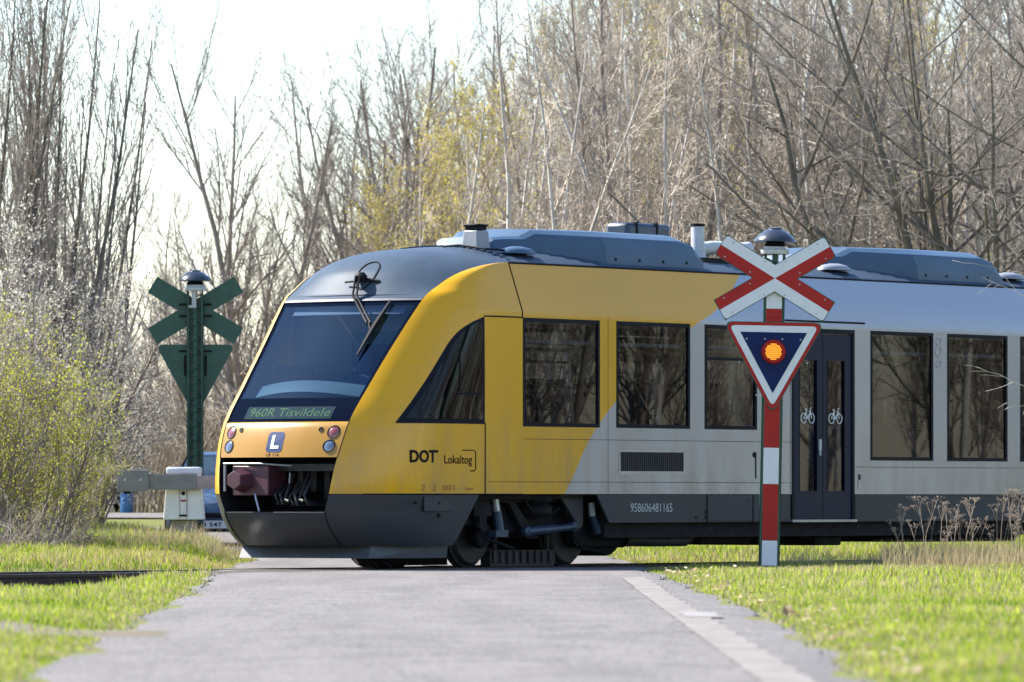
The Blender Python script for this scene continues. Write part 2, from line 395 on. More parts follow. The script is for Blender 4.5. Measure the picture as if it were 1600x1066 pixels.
c.box(P(.2,-.72,1.12), P(.6,.74,1.2)); c.build('coupler_hoses', M['iron'], cp)
c = MB(); c.prism([(0,0),(.05,0),(.025,.045)], P(.28,.055,.92), (0,-1,0), (0,0,1), (-.004,0,0)); c.build('warning_triangle', mat('warning_yellow', (.7,.6,.1), .5), cp)
# --- windscreen, black edge, header
ws = MB(); off = -.022
ws.grid(front_rows(1.955, 3.03, 22, off=off, tf=.945), 0); ws.build('windscreen', M['wglass'], train)
fr = MB()
lo_ = front_rows(1.684, 1.955, 6, off=off, tf=.995)
fr.grid(lo_, 0); fr.grid(front_rows(3.03, 3.12, 4, off=off, tf=.995), 0)
for sg in (1, -1):
    fr.grid([[P(front_s(sg*t, z)-off, sg*t, z) for t in (seam_t(z)*.945, seam_t(z)*.97, seam_t(z)*.995)] for z in np.linspace(1.955, 3.03, 22)], 0, flip=(sg > 0))
fr.build('windscreen_edge', M['frit'], train)
hd = MB(); hd.grid(front_rows(3.115, 3.15, 3, off=-.008, tf=.995), 0, flip=True); hd.grid(front_rows(3.085, 3.112, 2, off=.0, tf=.992), 1, flip=True)
hd.build('header_strip', [M['roof'], M['darkroof']], train)
# --- windscreen lip: the edge of the yellow cheek
for sg in (1, -1):
    lp = MB(); zs = [z for z in zr if z >= .86]
    lp.grid([[P(seam_s(z), sg*seam_t(z), z), P(seam_s(z)+.05, sg*(seam_t(z)-.012), z+(.0 if z < 3.2 else -.03))] for z in zs], 0, flip=(sg > 0))
    lp.build('windscreen_seal', M['black'], train)
# --- roof dome over the cab
dm = MB(); rows = []
for z in np.linspace(3.150, 3.553, 40):
    zc = 3.150+(3.553-3.150)*((z-3.15)/.403)
    sc, tc = seam_s(zc)+.012, seam_t(zc)-.012; fl = (zc-3.15)/.403
    sm = front_s(0, zc)*(1-fl**1.5)+(sc-.02)*fl**1.5 if zc < 3.5 else sc-.02
    sm = min(sm, sc-.005); zm = dome_mid(sm)
    r = []
    for q in np.linspace(-1,1,31):
        a = abs(q); r.append(P(sm+(sc-sm)*a**2, q*tc, zm+(zc-zm)*a**2.4))
    rows.append(r)
sE = 3.0
rows.append([P(sE, q*1.178, roof_z(q*1.178)) for q in np.linspace(-1,1,31)])
rows_dome = [list(r) for r in rows]
dm.grid(rows, 0, flip=True); dm.build('cab_roof', M['roof'], train, smooth=50)
# --- saloon roof with ribs
rf = MB(); rows = []
for sx in (sE, LEN):
    r = []
    n = 88
    for i in range(n+1):
        t = -1.178+2.356*i/n; rib = .011 if (i % 4) in (1, 2) and abs(t) > .25 else 0
        r.append(P(sx, t, roof_z(t)+rib))
    rows.append(r)
rf.grid(rows, 0, flip=True); rf.grid([[P(LEN, t, ROOF_Z0) for t in (-1.178, 1.178)], [P(LEN, t, 3.76) for t in (-.3,.3)]], 0)
for i in range(23):
    t = -.98+i*.09
    rf.tube([P(sE-.02, t, roof_z(t)+.004), P(sE+.08, t, roof_z(t)+.014)], .012, 5)
rf.build('saloon_roof', M['roof'], train, smooth=20)
g = MB()
for sg in (1, -1): g.tube([P(S1, sg*1.185, 3.552), P(LEN, sg*1.185, 3.552)], .012, 5)
g.build('roof_gutter', M['black'], train)

# --- seams between panels
sm_ = MB()
def seam(pts, r=.0075): sm_.tube([P(*p) for p in pts], r, 5)
for sg in (1, -1):
    seam([(S1+.012*(3.55-z), sg*(half(z)+.001), z) for z in (2.925, 2.98, 3.2, 3.55)], .009)
    seam([(s, sg*(side_t(s, 2.912)+.001), 2.912) for s in np.linspace(2.16, 2.92, 6)], .009)
    seam([(2.172, sg*(side_t(2.172, z)+.001), z) for z in np.linspace(.862, 1.68, 6)], .009)
    seam([(s, sg*(side_t(s, .857)+.0), .857) for s in np.linspace(.25, 2.9, 20)], .008)
    seam([(seam_s(z)-.001, sg*seam_t(z), z) for z in np.linspace(1.27, 1.70, 10)], .006)
    seam([(seam_s(z)-.001, sg*seam_t(z), z) for z in np.linspace(.28, .66, 10)], .008)
    seam([(front_s(sg*1.0*0, z)+0, 0, z) for z in (.3,.5,.64)], .003)
    for zz_ in (1.50, 1.00):
        a_ = 2.95 if zz_ > 1.2 else 2.25
        seam([(a_, sg*(side_t(a_, zz_)-.001), zz_), (8.58, sg*1.374, zz_)], .0035)
    for s_ in (10.03,): seam([(s_, sg*1.374, 1.20), (LEN, sg*1.374, 1.20)], .0035)
    seam([(8.56, sg*1.3745, .87), (8.56, sg*1.3745, 2.95)], .004); seam([(4.645, sg*1.3745, .87), (4.645, sg*1.3745, 2.95)], .0035)
sm_.build('panel_gap', M['black'], train)

# --- cab side window: frame and glass lie on the curved cheek
edge = [(617,661),(631,643),(645,624),(664,596),(682,567),(692,550),(701,535),(710,524),(719,515),(730,507.5),(740,502),(757,496)]
eg = [side_at(*p) for p in edge]; ez = [p[1] for p in eg]; es = [p[0] for p in eg]
zw0, zw1, sr = ez[0], 2.90, 2.160
def cab_win(sg, inset, lift, name, m, par):
    b = MB(); rows = []
    for z in np.linspace(zw0+inset*1.2, zw1-inset*1.3, 24):
        s0 = float(np.interp(z, ez, es))+inset*1.45; s1 = sr-inset
        s0 = min(s0, s1-.01)
        rows.append([P(s, sg*(side_t(s, z)+lift), z) for s in np.linspace(s0, s1, 16)])
    b.grid(rows, 0, flip=(sg < 0))
    # turned-in edge so the panel has thickness
    for a in ([r[0] for r in rows], [r[-1] for r in rows], rows[0], rows[-1]):
        b.grid([a, [(p[0], p[1]+sg*(lift+.01), p[2]) for p in a]], 0)
    return b.build(name, m, par, smooth=40)
for sg in (1, -1):
    w = cab_win(sg, 0, .006, 'cab_side_window', M['frame'], train)
    cab_win(sg, .045, .011, 'pane', M['cabglass'], w)
    k = MB()
    for (a, b2) in (((717,545),(717,612)), ((713,615),(752,615))):
        q0, q1 = side_at(*a), side_at(*b2)
        k.tube([P(q[0], sg*(side_t(*q)+.012), q[1]) for q in (q0, ((q0[0]+q1[0])/2, (q0[1]+q1[1])/2), q1)], .011, 5)
    k.build('sliding_frame', M['black'], w)

# --- saloon windows
def window(s0, s1, z0, z1, sg, bar=None):
    y = sg*1.375; f = MB(); e = .045
    for (a, b2, c0, d) in ((s0,s1,z0,z0+e),(s0,s1,z1-e,z1),(s0,s0+e,z0+e,z1-e),(s1-e,s1,z0+e,z1-e)):
        f.box(P(a, y-sg*.045, c0), P(b2, y+sg*.004, d))
    if bar: f.box(P(s0+e, y-sg*.03, bar-.018), P(s1-e, y+sg*.003, bar+.018))
    o = f.build('window_frame', M['frame'], train, smooth=0)
    gm = MB(); gm.add([P(a_, y-sg*.012, c_) for a_, c_ in ((s0+e,z0+e),(s1-e,z0+e),(s1-e,z1-e),(s0+e,z1-e))], [(0,1,2,3)]); gm.build('pane', M['glass'], o, smooth=0)
for (a, b2, z0) in SW:
    for sg in (1, -1): window(a, b2, z0, 2.91, sg, 2.50 if abs(a-6.681) < .01 else None)
# --- doors: two leaves, each with a tall pane
def bicycle(cx, cz, k):
    """thin white outline of a bicycle in the plane of the pane"""
    o = []
    for dx in (-.085, .085): o.append([(cx+(dx+.058*math.cos(w))*k, cz+(.058*math.sin(w))*k) for w in np.linspace(0, 2*math.pi, 19)])
    q = lambda *pp: [(cx+a*k, cz+b*k) for a, b in pp]
    o += [q((-.085,0),(-.035,.08),(.055,.085),(0,-.005),(-.085,0)), q((-.035,.08),(0,-.005)), q((.085,0),(.05,.115),(.085,.125)), q((-.06,.105),(-.015,.105)), q((-.035,.08),(-.038,.105))]
    return o
for sg in (1, -1):
    fr_ = MB(); s0, s1 = DOORS; y = sg*1.375; e = .055
    for (a, b2, c0, d) in ((s0,s1,2.91-e,2.91),(s0,s0+e,.50,2.91-e),(s1-e,s1,.50,2.91-e)): fr_.box(P(a, y-sg*.06, c0), P(b2, y+sg*.006, d))
    fr_.build('door_frame', M['frame'], train, smooth=0)
    st = MB(); st.box(P(s0-.02, y-sg*.1, .515), P(s1+.02, y+sg*.03, .545)); st.build('door_sill', M['galv'], train, smooth=0)
    mid = (s0+s1)/2
    for (a, b2) in ((s0+e+.004, mid-.006), (mid+.006, s1-e-.004)):
        gw = (a+.13, b2-.13) if a < mid-.1 else (a+.10, b2-.16)
        z0, z1 = .552, 2.845; g0, g1 = .90, 2.52
        l = MB()
        for (p, q, c0, d) in ((a,b2,z0,g0),(a,b2,g1,z1),(a,gw[0],g0,g1),(gw[1],b2,g0,g1)): l.box(P(p, y-sg*.05, c0), P(q, y-sg*.008, d))
        lo = l.build('door_leaf', M['door'], train, smooth=0)
        gm = MB(); gm.add([P(a_, y-sg*.03, c_) for a_, c_ in ((gw[0],g0),(gw[1],g0),(gw[1],g1),(gw[0],g1))], [(0,1,2,3)]); gm.build('pane', M['glass'], lo, smooth=0)
        gs = MB()
        gs.box(P(gw[0]-.008, y-sg*.02, g0), P(gw[0], y-sg*.004, g1)); gs.box(P(gw[1], y-sg*.02, g0), P(gw[1]+.008, y-sg*.004, g1)); gs.build('pane_seal', M['black'], lo, smooth=0)
        bk = MB()
        for ln in bicycle((gw[0]+gw[1])/2, 1.80, 1.05): bk.tube([P(p, y-sg*.016, z) for p, z in ln], .006, 4)
        bk.build('bicycle_symbol', M['white'], lo)
    hk = MB(); hk.box(P(mid-.10, y-sg*.01, 1.40), P(mid-.05, y+sg*.012, 1.54)); hk.box(P(mid-.085, y-sg*.01, 1.34), P(mid-.06, y+sg*.01, 1.40)); hk.build('door_button', M['bellgrey'], train, smooth=0)
    kk = MB(); kk.box(P(10.09, y-sg*.01, .915), P(10.16, y+sg*.005, 1.125), 0); kk.box(P(10.103, y, 1.04), P(10.147, y+sg*.008, 1.11), 1)
    for zz_ in (.95, 1.0): kk.lathe([(.016,0),(.016,.01)], P(10.125, y+sg*.003, zz_), 'y', 10, 1)
    kk.build('key_box', [M['galv'], M['black']], train, smooth=0)
    st2 = MB(); st2.tube([P(8.45, sg*1.377, 3.0), P(10.25, sg*1.377, 3.0)], .012, 5); st2.build('door_drip_rail', M['black'], train)
# --- grille
for sg in (1, -1):
    y = sg*1.375; gr = MB(); s0, s1, z0, z1 = 4.869, 6.256, 1.092, 1.384
    gr.box(P(s0, y-sg*.02, z0), P(s1, y+sg*.004, z0+.04), 1); gr.box(P(s0, y-sg*.02, z1-.025), P(s1, y+sg*.004, z1), 1)
    gr.box(P(s0, y-sg*.02, z0+.04), P(s0+.03, y+sg*.004, z1-.025), 1); gr.box(P(s1-.03, y-sg*.02, z0+.04), P(s1, y+sg*.004, z1-.025), 1)
    gr.box(P(s0+.03, y-sg*.02, z0+.04), P(s1-.03, y+sg*.001, z1-.025), 0)
    for k in range(30):
        x = s0+.05+k*.0445; gr.box(P(x, y, z0+.042), P(x+.018, y+sg*.0035, z1-.03), 2)
    gr.build('air_grille', [M['black'], M['galv'], M['skirt']], train, smooth=0)
    fl = MB(); fl.tube([P(7.79, y+sg*.004, 1.37), P(7.79, y+sg*.004, 1.05)], .008, 5); fl.lathe([(.035,-.006),(.035,.008)], P(7.76, y, 1.34), 'y', 12); fl.build('socket_cover', M['black'], train)

# --- interior seen through the glass
it = MB()
it.box(P(2.1,-1.28,.98), P(8.0,1.28,1.03), 0); it.box(P(8.0,-1.28,.52), P(LEN-.1,1.28,.57), 0); it.box(P(2.1,-1.2,2.96), P(LEN-.1,1.2,3.0), 1)
it.box(P(2.06,-1.28,.9), P(2.10,1.28,2.95), 2); it.box(P(2.06,-1.12,2.95), P(2.10,1.12,3.35), 2)
for sg in (1, -1):
    for (a, b2, z0, z1) in ((2.12,8.0,1.03,1.60),(10.1,LEN-.1,.57,1.25)): it.box(P(a, sg*1.26, z0), P(b2, sg*1.29, z1), 2)
    it.box(P(2.12, sg*1.0, 2.62), P(LEN-.2, sg*1.28, 2.66), 1)
it.build('interior', [M['floor'], M['ceil'], M['inner']], train, smooth=0)
for i, s in enumerate([3.1,3.95,4.9,5.75,6.7,7.4,10.8,11.6,12.5,13.3,14.3,15.1]):
    fz = 1.03 if s < 8 else .57
    for sg in (1, -1):
        b = MB(); b.box(P(s, sg*.42, fz+.40), P(s+.45, sg*1.2, fz+.50)); d = .40 if i % 2 == 0 else 0.0
        b.box(P(s+d, sg*.42, fz+.48), P(s+d+.10, sg*1.2, fz+1.18)); b.box(P(s+.1, sg*.6, fz), P(s+.3, sg*1.0, fz+.4))
        b.build('passenger_seat', M['seat'], train, bevel=.03)
# cab furniture
cb = MB()
rows = [[P(front_s(t, 1.9)*1+.12+d, t, z) for t in np.linspace(-.80,.80,17)] for d, z in ((0.05,1.93),(.18,2.06),(.55,2.03),(.6,1.7))]
cb.grid([[(p[0]+.10*abs(p[1])**2, p[1], p[2]+.10*math.cos(p[1]*1.6)) for p in r] for r in rows], 0, flip=True)
cb.build('driver_desk', M['dash'], train, smooth=60)
cs = MB(); cs.box(P(1.25,-.35,1.45), P(1.75,.2,1.58)); cs.box(P(1.68,-.33,1.55), P(1.8,.18,2.25)); cs.box(P(1.7,-.2,2.25), P(1.8,.06,2.5)); cs.build('driver_seat', M['seat'], train, bevel=.04)
cw = MB(); cw.box(P(2.02,-1.15,1.0), P(2.05,1.15,2.95), 2); cw.box(P(2.0,-.42,1.0), P(2.02,.30,2.75), 0); cw.box(P(1.985,-.30,1.95), P(2.0,.18,2.6), 3); cw.box(P(1.5,.72,1.9), P(1.9,1.1,2.6), 0); cw.box(P(1.3,-1.0,1.9), P(1.7,-.75,2.35), 3); cw.box(P(2.0,-.15,1.6), P(2.02,-.05,2.3), 1); cw.box(P(1.0,-1.2,1.0), P(2.0,1.2,1.05), 0); cw.build('cab_rear_wall', [M['dash'], M['ceil'], M['inner'], M['black']], train, smooth=0)
bl = MB(); bl.grid([[P(front_s(t, z)+.10, t, z) for t in np.linspace(-.8,.8,9)] for z in (2.93, 3.08)], 0, flip=True); bl.build('sun_blind', mat('blind_grey', (.13,.13,.15), .8), train)
# destination display lies in the black strip at the foot of the windscreen
def front_text(txt, corners, m, name, par, off=.004, bold=0, xr=(0,1), zr_=(0,1)):
    v, f = text_geo(txt, bold); b = MB(); (t0, z0), (t1, z1) = corners
    pts = []
    for a, c0 in v:
        t = t0+(t1-t0)*a; z = z0+(z1-z0)*c0; pts.append(P(front_s(t, z)-off, t, z))
    b.add(pts, f); return b.build(name, m, par, smooth=0)
a0, a1 = front_at(393, 655), front_at(523, 637)
dsp = MB(); z0, z1 = 1.715, 1.855
dsp.grid([[P(front_s(t, z)+.022-.004, t, z) for t in np.linspace(-.62,.63,15)] for z in np.linspace(z0, z1, 4)], 0, flip=True)
dsp = dsp.build('destination_display', M['display'], train)
front_text('960R Tisvildele', ((-.55, 1.742), (.60, 1.838)), M['displaytext'], 'display_text', dsp, off=-.015)
# L badge and number
bd = MB(); bz = 1.45; ht = .115
pl = []
for (cx, cz, a0_) in ((ht-.045, ht-.045, 0), (-ht+.045, ht-.045, 90), (-ht+.045, -ht+.045, 180), (ht-.045, -ht+.045, 270)):
    for k in range(7): w = R(a0_+k*15); pl.append((cx+.045*math.cos(w), cz+.045*math.sin(w)))
def front_poly(poly, off, m, name, par, t0=0, z0=0):
    b = MB(); n = len(poly); pts = [P(front_s(t0+a, z0+c0)-off, t0+a, z0+c0) for a, c0 in poly]
    c_ = P(front_s(t0, z0)-off, t0, z0); b.add(pts+[c_], [(i, (i+1) % n, n) for i in range(n)]); return b.build(name, m, par, smooth=0)
badge = front_poly(pl, .004, M['logoblue'], 'line_badge', nose_panel, -.0, bz)
b = MB(); b.add([P(front_s(a, bz+c0)-.008, a, bz+c0) for a, c0 in ((-.05,-.075),(.065,-.075),(.065,-.042),(-.012,-.042),(-.012,.08),(-.05,.08))], [(0,1,2,3),(0,3,4,5)]); b.build('badge_letter', M['white'], badge, smooth=0)
front_text('LB 116', ((-.095, 1.288), (.085, 1.325)), M['decal'], 'unit_number', nose_panel)
# lamps
def lamp(t, z, r, m, name, hole=False):
    b = MB(); n = 20
    ring = lambda rr, o: [P(front_s(t+rr*math.cos(w), z+rr*math.sin(w))-o, t+rr*math.cos(w), z+rr*math.sin(w)) for w in np.linspace(0, 2*math.pi, n, endpoint=False)]
    rr_ = [ring(r, .003), ring(r*.97, .010), ring(r*.82, .010), ring(r*.76, .005)]
    v = sum(rr_, []); f = [(i*n+j, i*n+(j+1) % n, (i+1)*n+(j+1) % n, (i+1)*n+j) for i in range(3) for j in range(n)]
    b.add(v, f, 0); o = b.build(name, M['black'], nose_panel, smooth=60)
    l = MB(); q = [ring(r*.80, .004), ring(r*.6, .009 if not hole else .004), ring(r*.25, .014 if not hole else .004)]
    l.add(sum(q, []), [(i*n+j, i*n+(j+1) % n, (i+1)*n+(j+1) % n, (i+1)*n+j) for i in range(2) for j in range(n)]+[tuple(2*n+j for j in range(n))], 0)
    l.build('lens', m, o, smooth=60)
for sg in (1, -1):
    lamp(sg*.735, 1.565, .075, M['redlens'], 'tail_lamp'); lamp(sg*.72, 1.405, .075, M['clearlens'], 'headlamp'); lamp(sg*.575, 1.592, .028, M['black'], 'small_lamp', True)
# wiper: mount on the roof dome, two rods, blade on the glass
wp = thing('wiper', None, None); wp.parent = train
def fpt(x, y, o): t, z = front_at(x, y); return P(front_s(t, z)-o, t, z)
m0 = Vector(fpt(556, 462, .06)); e0 = Vector(fpt(577, 505, .05)); sidev = Vector((0, -.055, 0))
b = MB(); b.tube([m0+Vector((.06,0,.22)), m0, e0], .015, 6); b.tube([m0+sidev+Vector((.06,0,.22)), m0+sidev, e0+sidev], .015, 6); b.build('wiper_arm', M['black'], wp)
b = MB(); b.tube([e0+sidev*.5, Vector(fpt(583,520,.05)), Vector(fpt(574,535,.04))], .011, 6); b.tube([Vector(fpt(613,470,.03)), Vector(fpt(588,510,.036)), Vector(fpt(560,556,.03))], [.018,.036,.014], 6); b.build('wiper_blade', M['black'], wp)
b = MB(); b.lathe([(.07,-.03),(.075,.03),(.04,.07)], m0+Vector((.13,-.02,.20)), 'z', 12); b.tube([m0+Vector((.12,.20,.16)), m0+Vector((.10,0,.17))], .012, 6); b.tube([m0+Vector((.13,-.02,.2)), m0+Vector((.2,-.24,.16))], .02, 6); b.build('wiper_motor', M['black'], wp)

# --- lettering on the side
def side_text(txt, s0, s1, z0, z1, m, name, par=train, bold=0, sg=1):
    v, f = text_geo(txt, bold); b = MB()
    pts = []
    for a, c0 in v:
        s = s0+(s1-s0)*a; z = z0+(z1-z0)*c0; pts.append(P(s, side_t(s, z)+.004, z))
    b.add(pts, f); return b.build(name, m, par, smooth=0)
side_text('DOT', .80, 1.24, 1.215, 1.362, M['decal'], 'operator_lettering', bold=.035)
b = MB(); b.lathe([(.018,0),(.018,.004)], P(1.262, side_t(1.262,1.34)+.002, 1.345), 'y', 10); b.build('lettering_dot', M['decal'], train)
side_text('Lokaltog', 1.385, 1.915, 1.175, 1.305, M['decal'], 'operator_lettering', bold=.008)
b = MB(); b.tube([P(s, side_t(s, z)+.003, z) for s, z in ((1.72,1.362),(1.95,1.362),(1.985,1.34),(1.985,1.15),(1.96,1.125),(1.88,1.125))], .007, 4); b.build('lettering_bracket', M['decal'], train)
side_text('2  2  001', .98, 1.58, .895, .965, M['decalrust'], 'faded_lettering'); side_text('Nød', 1.78, 1.93, .90, .94, M['decalrust'], 'faded_lettering')
v, f = text_geo('958606481165'); b = MB(); b.add([P(5.11+.88*a, 1.377, .645+.105*c0) for a, c0 in v], f); b.build('vehicle_number', M['decalgrey'], train, smooth=0)
# small white mark beside the window
b = MB()
for z, r in ((2.80,.05),(2.68,.07),(2.52,.05)):
    b.tube([P(11.98+r*math.cos(w), 1.379, z+r*math.sin(w)) for w in np.linspace(.3, 5.2, 9)], .006, 4); b.tube([P(12.0, 1.379, z-r), P(12.07, 1.379, z+r*.6)], .006, 4)
b.build('scratched_sticker', M['decalgrey'], train)

# --- skirts behind the bogie, underframe boxes
for sg in (1, -1):
    b = MB(); pl = [(4.42,.853),(4.68,.52),(8.57,.52),(8.57,.853)]
    b.prism(pl, P(0, sg*1.372, 0), (1,0,0), (0,0,1), P(0,-sg*.03,0)); pl = [(10.04,.853),(10.04,.52),(19.6,.52),(19.6,.853)]
    b.prism(pl, P(0, sg*1.372, 0), (1,0,0), (0,0,1), P(0,-sg*.03,0)); b.build('side_skirt', M['skirt'], train, smooth=0)
    b = MB(); b.box(P(6.75, sg*1.37, .535), P(7.72, sg*1.378, .835)); b.build('service_hatch', M['skirt'], train, bevel=.006)
    for s, z in ((6.83,.79),(7.62,.79),(6.5,.58),(6.7,.58),(6.7,.64)):
        b = MB(); b.lathe([(.018,-.004),(.018,.008)], P(s, sg*1.374, z), 'y', 8); b.build('hatch_fastener', M['black'], train)
    for s in (6.735, 7.735):
        b = MB(); b.tube([P(s, sg*1.376, .52), P(s, sg*1.376, .85)], .007, 4); b.build('hatch_gap', M['black'], train)
    b = MB(); b.box(P(1.02, sg*1.345, .66), P(1.60, sg*1.362, .83)); b.build('service_hatch', M['skirt'], train, bevel=.006)
    for s, z in ((.86,.76),(1.3,.755),(1.31,.615)):
        b = MB(); b.lathe([(.02,-.01),(.02,.012)], P(s, sg*1.355, z), 'y', 8); b.build('hatch_fastener', M['black'], train)
b = MB()
b.box(P(2.0,-1.2,.80), P(LEN,1.2,.95)); b.box(P(4.75,-1.25,.34), P(19.5,1.25,.62)); b.box(P(.9,-1.1,.3), P(1.7,1.1,.8))
b.build('underframe', M['dark'], train, smooth=0)
b = MB(); b.box(P(4.72,-1.0,.22), P(5.6,1.0,.42)); b.lathe([(.30,-.9),(.33,-.85),(.33,.85),(.30,.9)], P(5.35,0,.45), 'y', 20); b.build('fuel_tank', M['dark'], train, bevel=.04)
b = MB(); b.tube([P(5.5,1.0,.32), P(6.0,1.05,.30), P(6.72,1.05,.30), P(6.85,1.06,.36)], [.09,.075,.075,.06], 12); b.build('exhaust_silencer', M['iron'], train)
b = MB(); b.box(P(6.6,-1.0,.27), P(7.0,1.0,.4)); b.box(P(7.3,-.8,.25), P(8.4,.9,.36)); b.box(P(9.7,-1.0,.22), P(10.3,1.0,.36)); b.box(P(12,-1,.25), P(14.5,1,.36)); b.build('equipment_case', M['dark'], train, bevel=.02)
# --- plough under the nose
b = MB(); pts = [(.0,.33,.28)]
fr_b = [(.52,-.93),(.47,0),(.52,.93)]; fr_t = [(.62,-.88),(.56,0),(.62,.88)]
b.add([P(s, t, .125) for s, t in fr_b]+[P(s+.08, t, .285) for s, t in fr_b], [(0,1,4,3),(1,2,5,4)])
for sg in (1, -1):
    b.add([P(.52, sg*.93, .125), P(1.66, sg*1.20, .125), P(1.66, sg*1.22, .275), P(.60, sg*.93, .285)], [(0,1,2,3)])
    b.add([P(1.66, sg*1.20, .125), P(1.66, sg*1.22, .275), P(1.66, sg*.9, .275), P(1.66, sg*.9, .125)], [(0,1,2,3)])
b.add([P(.60,-.93,.285),P(.60,.93,.285),P(1.66,1.22,.275),P(1.66,-1.22,.275)], [(0,1,2,3)])
b.build('plough', mat('plough_grey', (.055,.062,.072), .5, var=.25, scale=5), train, smooth=0)
for s, t in ((.85,.75),(1.0,.82)):
    b = MB(); b.tube([P(s, t, .2), P(s-.05, t, .08), P(s+.1, t, .02)], .018, 6); b.build('sand_pipe', M['black'], train)
for sg in (1,):
    b = MB(); b.lathe([(.10,-.25),(.14,-.2),(.14,.2),(.10,.25)], P(1.2, sg*.7, .14), 'x', 14); b.build('track_antenna', M['black'], train)

# --- bogie
bg_ = thing('bogie', None, None); bg_.parent = train
for s in (2.676, 4.61):
    for sg in (1, -1):
        w = MB(); w.lathe([(.10,.0),(.33,.0),(.345,.02),(.36,.06),(.385,.07),(.385,.12),(.40,.125),(.40,.15),(.10,.15)][::1], P(s, 0, .385), 'y', 36)
        o = w.build('wheel', M['iron'], bg_, smooth=30); 
        for vv in o.data.vertices:
            # flange inside, tread outside
            vv.co.y = -sg*(.82-vv.co.y) if True else 0
        for poly in o.data.polygons: pass
        ax = MB(); ax.lathe([(.15,-.06),(.16,.02),(.13,.08)], P(s, -sg*.93, .385), 'y', 16); ax.build('axle_box', M['dark'], bg_)
    ax = MB(); ax.tube([P(s,-.75,.385), P(s,.75,.385)], .08, 12); ax.build('axle', M['iron'], bg_)
for sg in (1, -1):
    y = sg*.98
    b = MB(); pl = [(2.25,.62),(2.45,.74),(4.85,.74),(5.05,.62),(5.05,.5),(4.85,.48),(4.45,.62),(4.2,.40),(3.1,.40),(2.85,.62),(2.45,.48),(2.25,.5)]
    b.prism(pl, P(0, y, 0), (1,0,0), (0,0,1), P(0,-sg*.12,0)); b.build('bogie_side_frame', M['dark'], bg_, smooth=0, bevel=.012)
    b = MB(); b.lathe([(.20,0),(.24,.05),(.24,.12),(.21,.16),(.24,.20),(.24,.28),(.18,.32)], P(3.62, -sg*1.0, .58), 'z', 20); b.build('air_spring', M['black'], bg_); b = MB(); b.box(P(3.36, sg*.85, .90), P(3.86, sg*1.22, .93)); b.build('spring_seat', M['dark'], bg_)
    b = MB(); b.tube([P(2.72, sg*1.12, .80), P(2.74, sg*1.13, .66)], .045, 8, 1); b.tube([P(2.74, sg*1.13, .66), P(2.78, sg*1.14, .43)], .055, 10, 0); b.tube([P(2.70, sg*1.12, .86), P(2.72, sg*1.12, .78)], .025, 8, 1)
    b.box(P(2.66, sg*1.05, .36), P(2.9, sg*1.18, .44), 0); b.build('damper', [M['damper'], M['galv']], bg_)
    b = MB(); b.tube([P(3.30, sg*1.15, .42), P(3.85, sg*1.16, .45)], .055, 10); b.tube([P(3.85, sg*1.16, .45), P(4.25, sg*1.17, .475)], .043, 10); b.lathe([(.03,-.04),(.065,-.02),(.065,.04),(.03,.05)], P(4.24, sg*1.165, .475), 'y', 12); b.lathe([(.03,-.04),(.06,-.02),(.06,.04)], P(3.30, sg*1.155, .42), 'y', 12); b.build('damper', M['damper'], bg_)
    b = MB(); b.tube([P(4.62, sg*1.15, .76), P(4.64, sg*1.15, .60)], .04, 8, 1); b.tube([P(4.64, sg*1.15, .60), P(4.74, sg*1.16, .40)], .05, 10, 0); b.build('damper', [M['damper'], M['bellgrey']], bg_)
    b = MB(); pl = [(3.90,.853),(4.38,.853),(4.38,.50),(4.30,.44),(4.22,.55)]
    b.prism(pl, P(0, sg*1.20, 0), (1,0,0), (0,0,1), P(0,-sg*.05,0)); b.build('damper_bracket', M['skirt'], bg_, smooth=0)
    b = MB(); b.box(P(2.98, sg*.72, .03), P(4.28, sg*.86, .20))
    for k in range(9): b.box(P(3.02+k*.14, sg*.86, .05), P(3.08+k*.14, sg*.885, .19))
    b.box(P(3.0, sg*.70, .012), P(4.26, sg*.86, .03)); b.tube([P(3.1, sg*.84, .2), P(3.1, sg*.84, .42)], .025, 6); b.tube([P(4.15, sg*.84, .2), P(4.15, sg*.84, .42)], .025, 6); b.build('track_brake', M['iron'], bg_, smooth=0)
    b = MB(); pl = [(2.92,.88),(3.02,.86),(3.56,.40),(3.62,.34),(3.38,.34)]
    b.prism(pl, P(0, sg*1.10, 0), (1,0,0), (0,0,1), P(0,-sg*.06,0)); b.box(P(2.3, sg*1.02, .60), P(2.62, sg*1.13, .76)); b.box(P(2.42, sg*1.04, .42), P(2.56, sg*1.12, .6)); b.build('bogie_link', M['dark'], bg_, smooth=0)
    b = MB(); b.box(P(2.2, sg*.7, .76), P(5.0, sg*1.1, .80)); b.tube([P(2.35, sg*1.12, .52), P(2.5, sg*1.15, .34), P(3.1, sg*1.12, .22)], .02, 6); b.tube([P(3.9, sg*1.2, .7), P(3.75, sg*1.15, .6), P(3.4, sg*1.15, .66), P(3.3, sg*1.12, .8)], .022, 6)
    b.tube([P(4.3, sg*1.1, .4), P(4.45, sg*1.14, .22), P(4.85, sg*1.1, .18)], .02, 6); b.build('brake_hose', M['black'], bg_)
b = MB(); b.box(P(3.3,-.8,.35), P(4.0,.8,.75)); b.build('bogie_bolster', M['dark'], bg_, smooth=0)

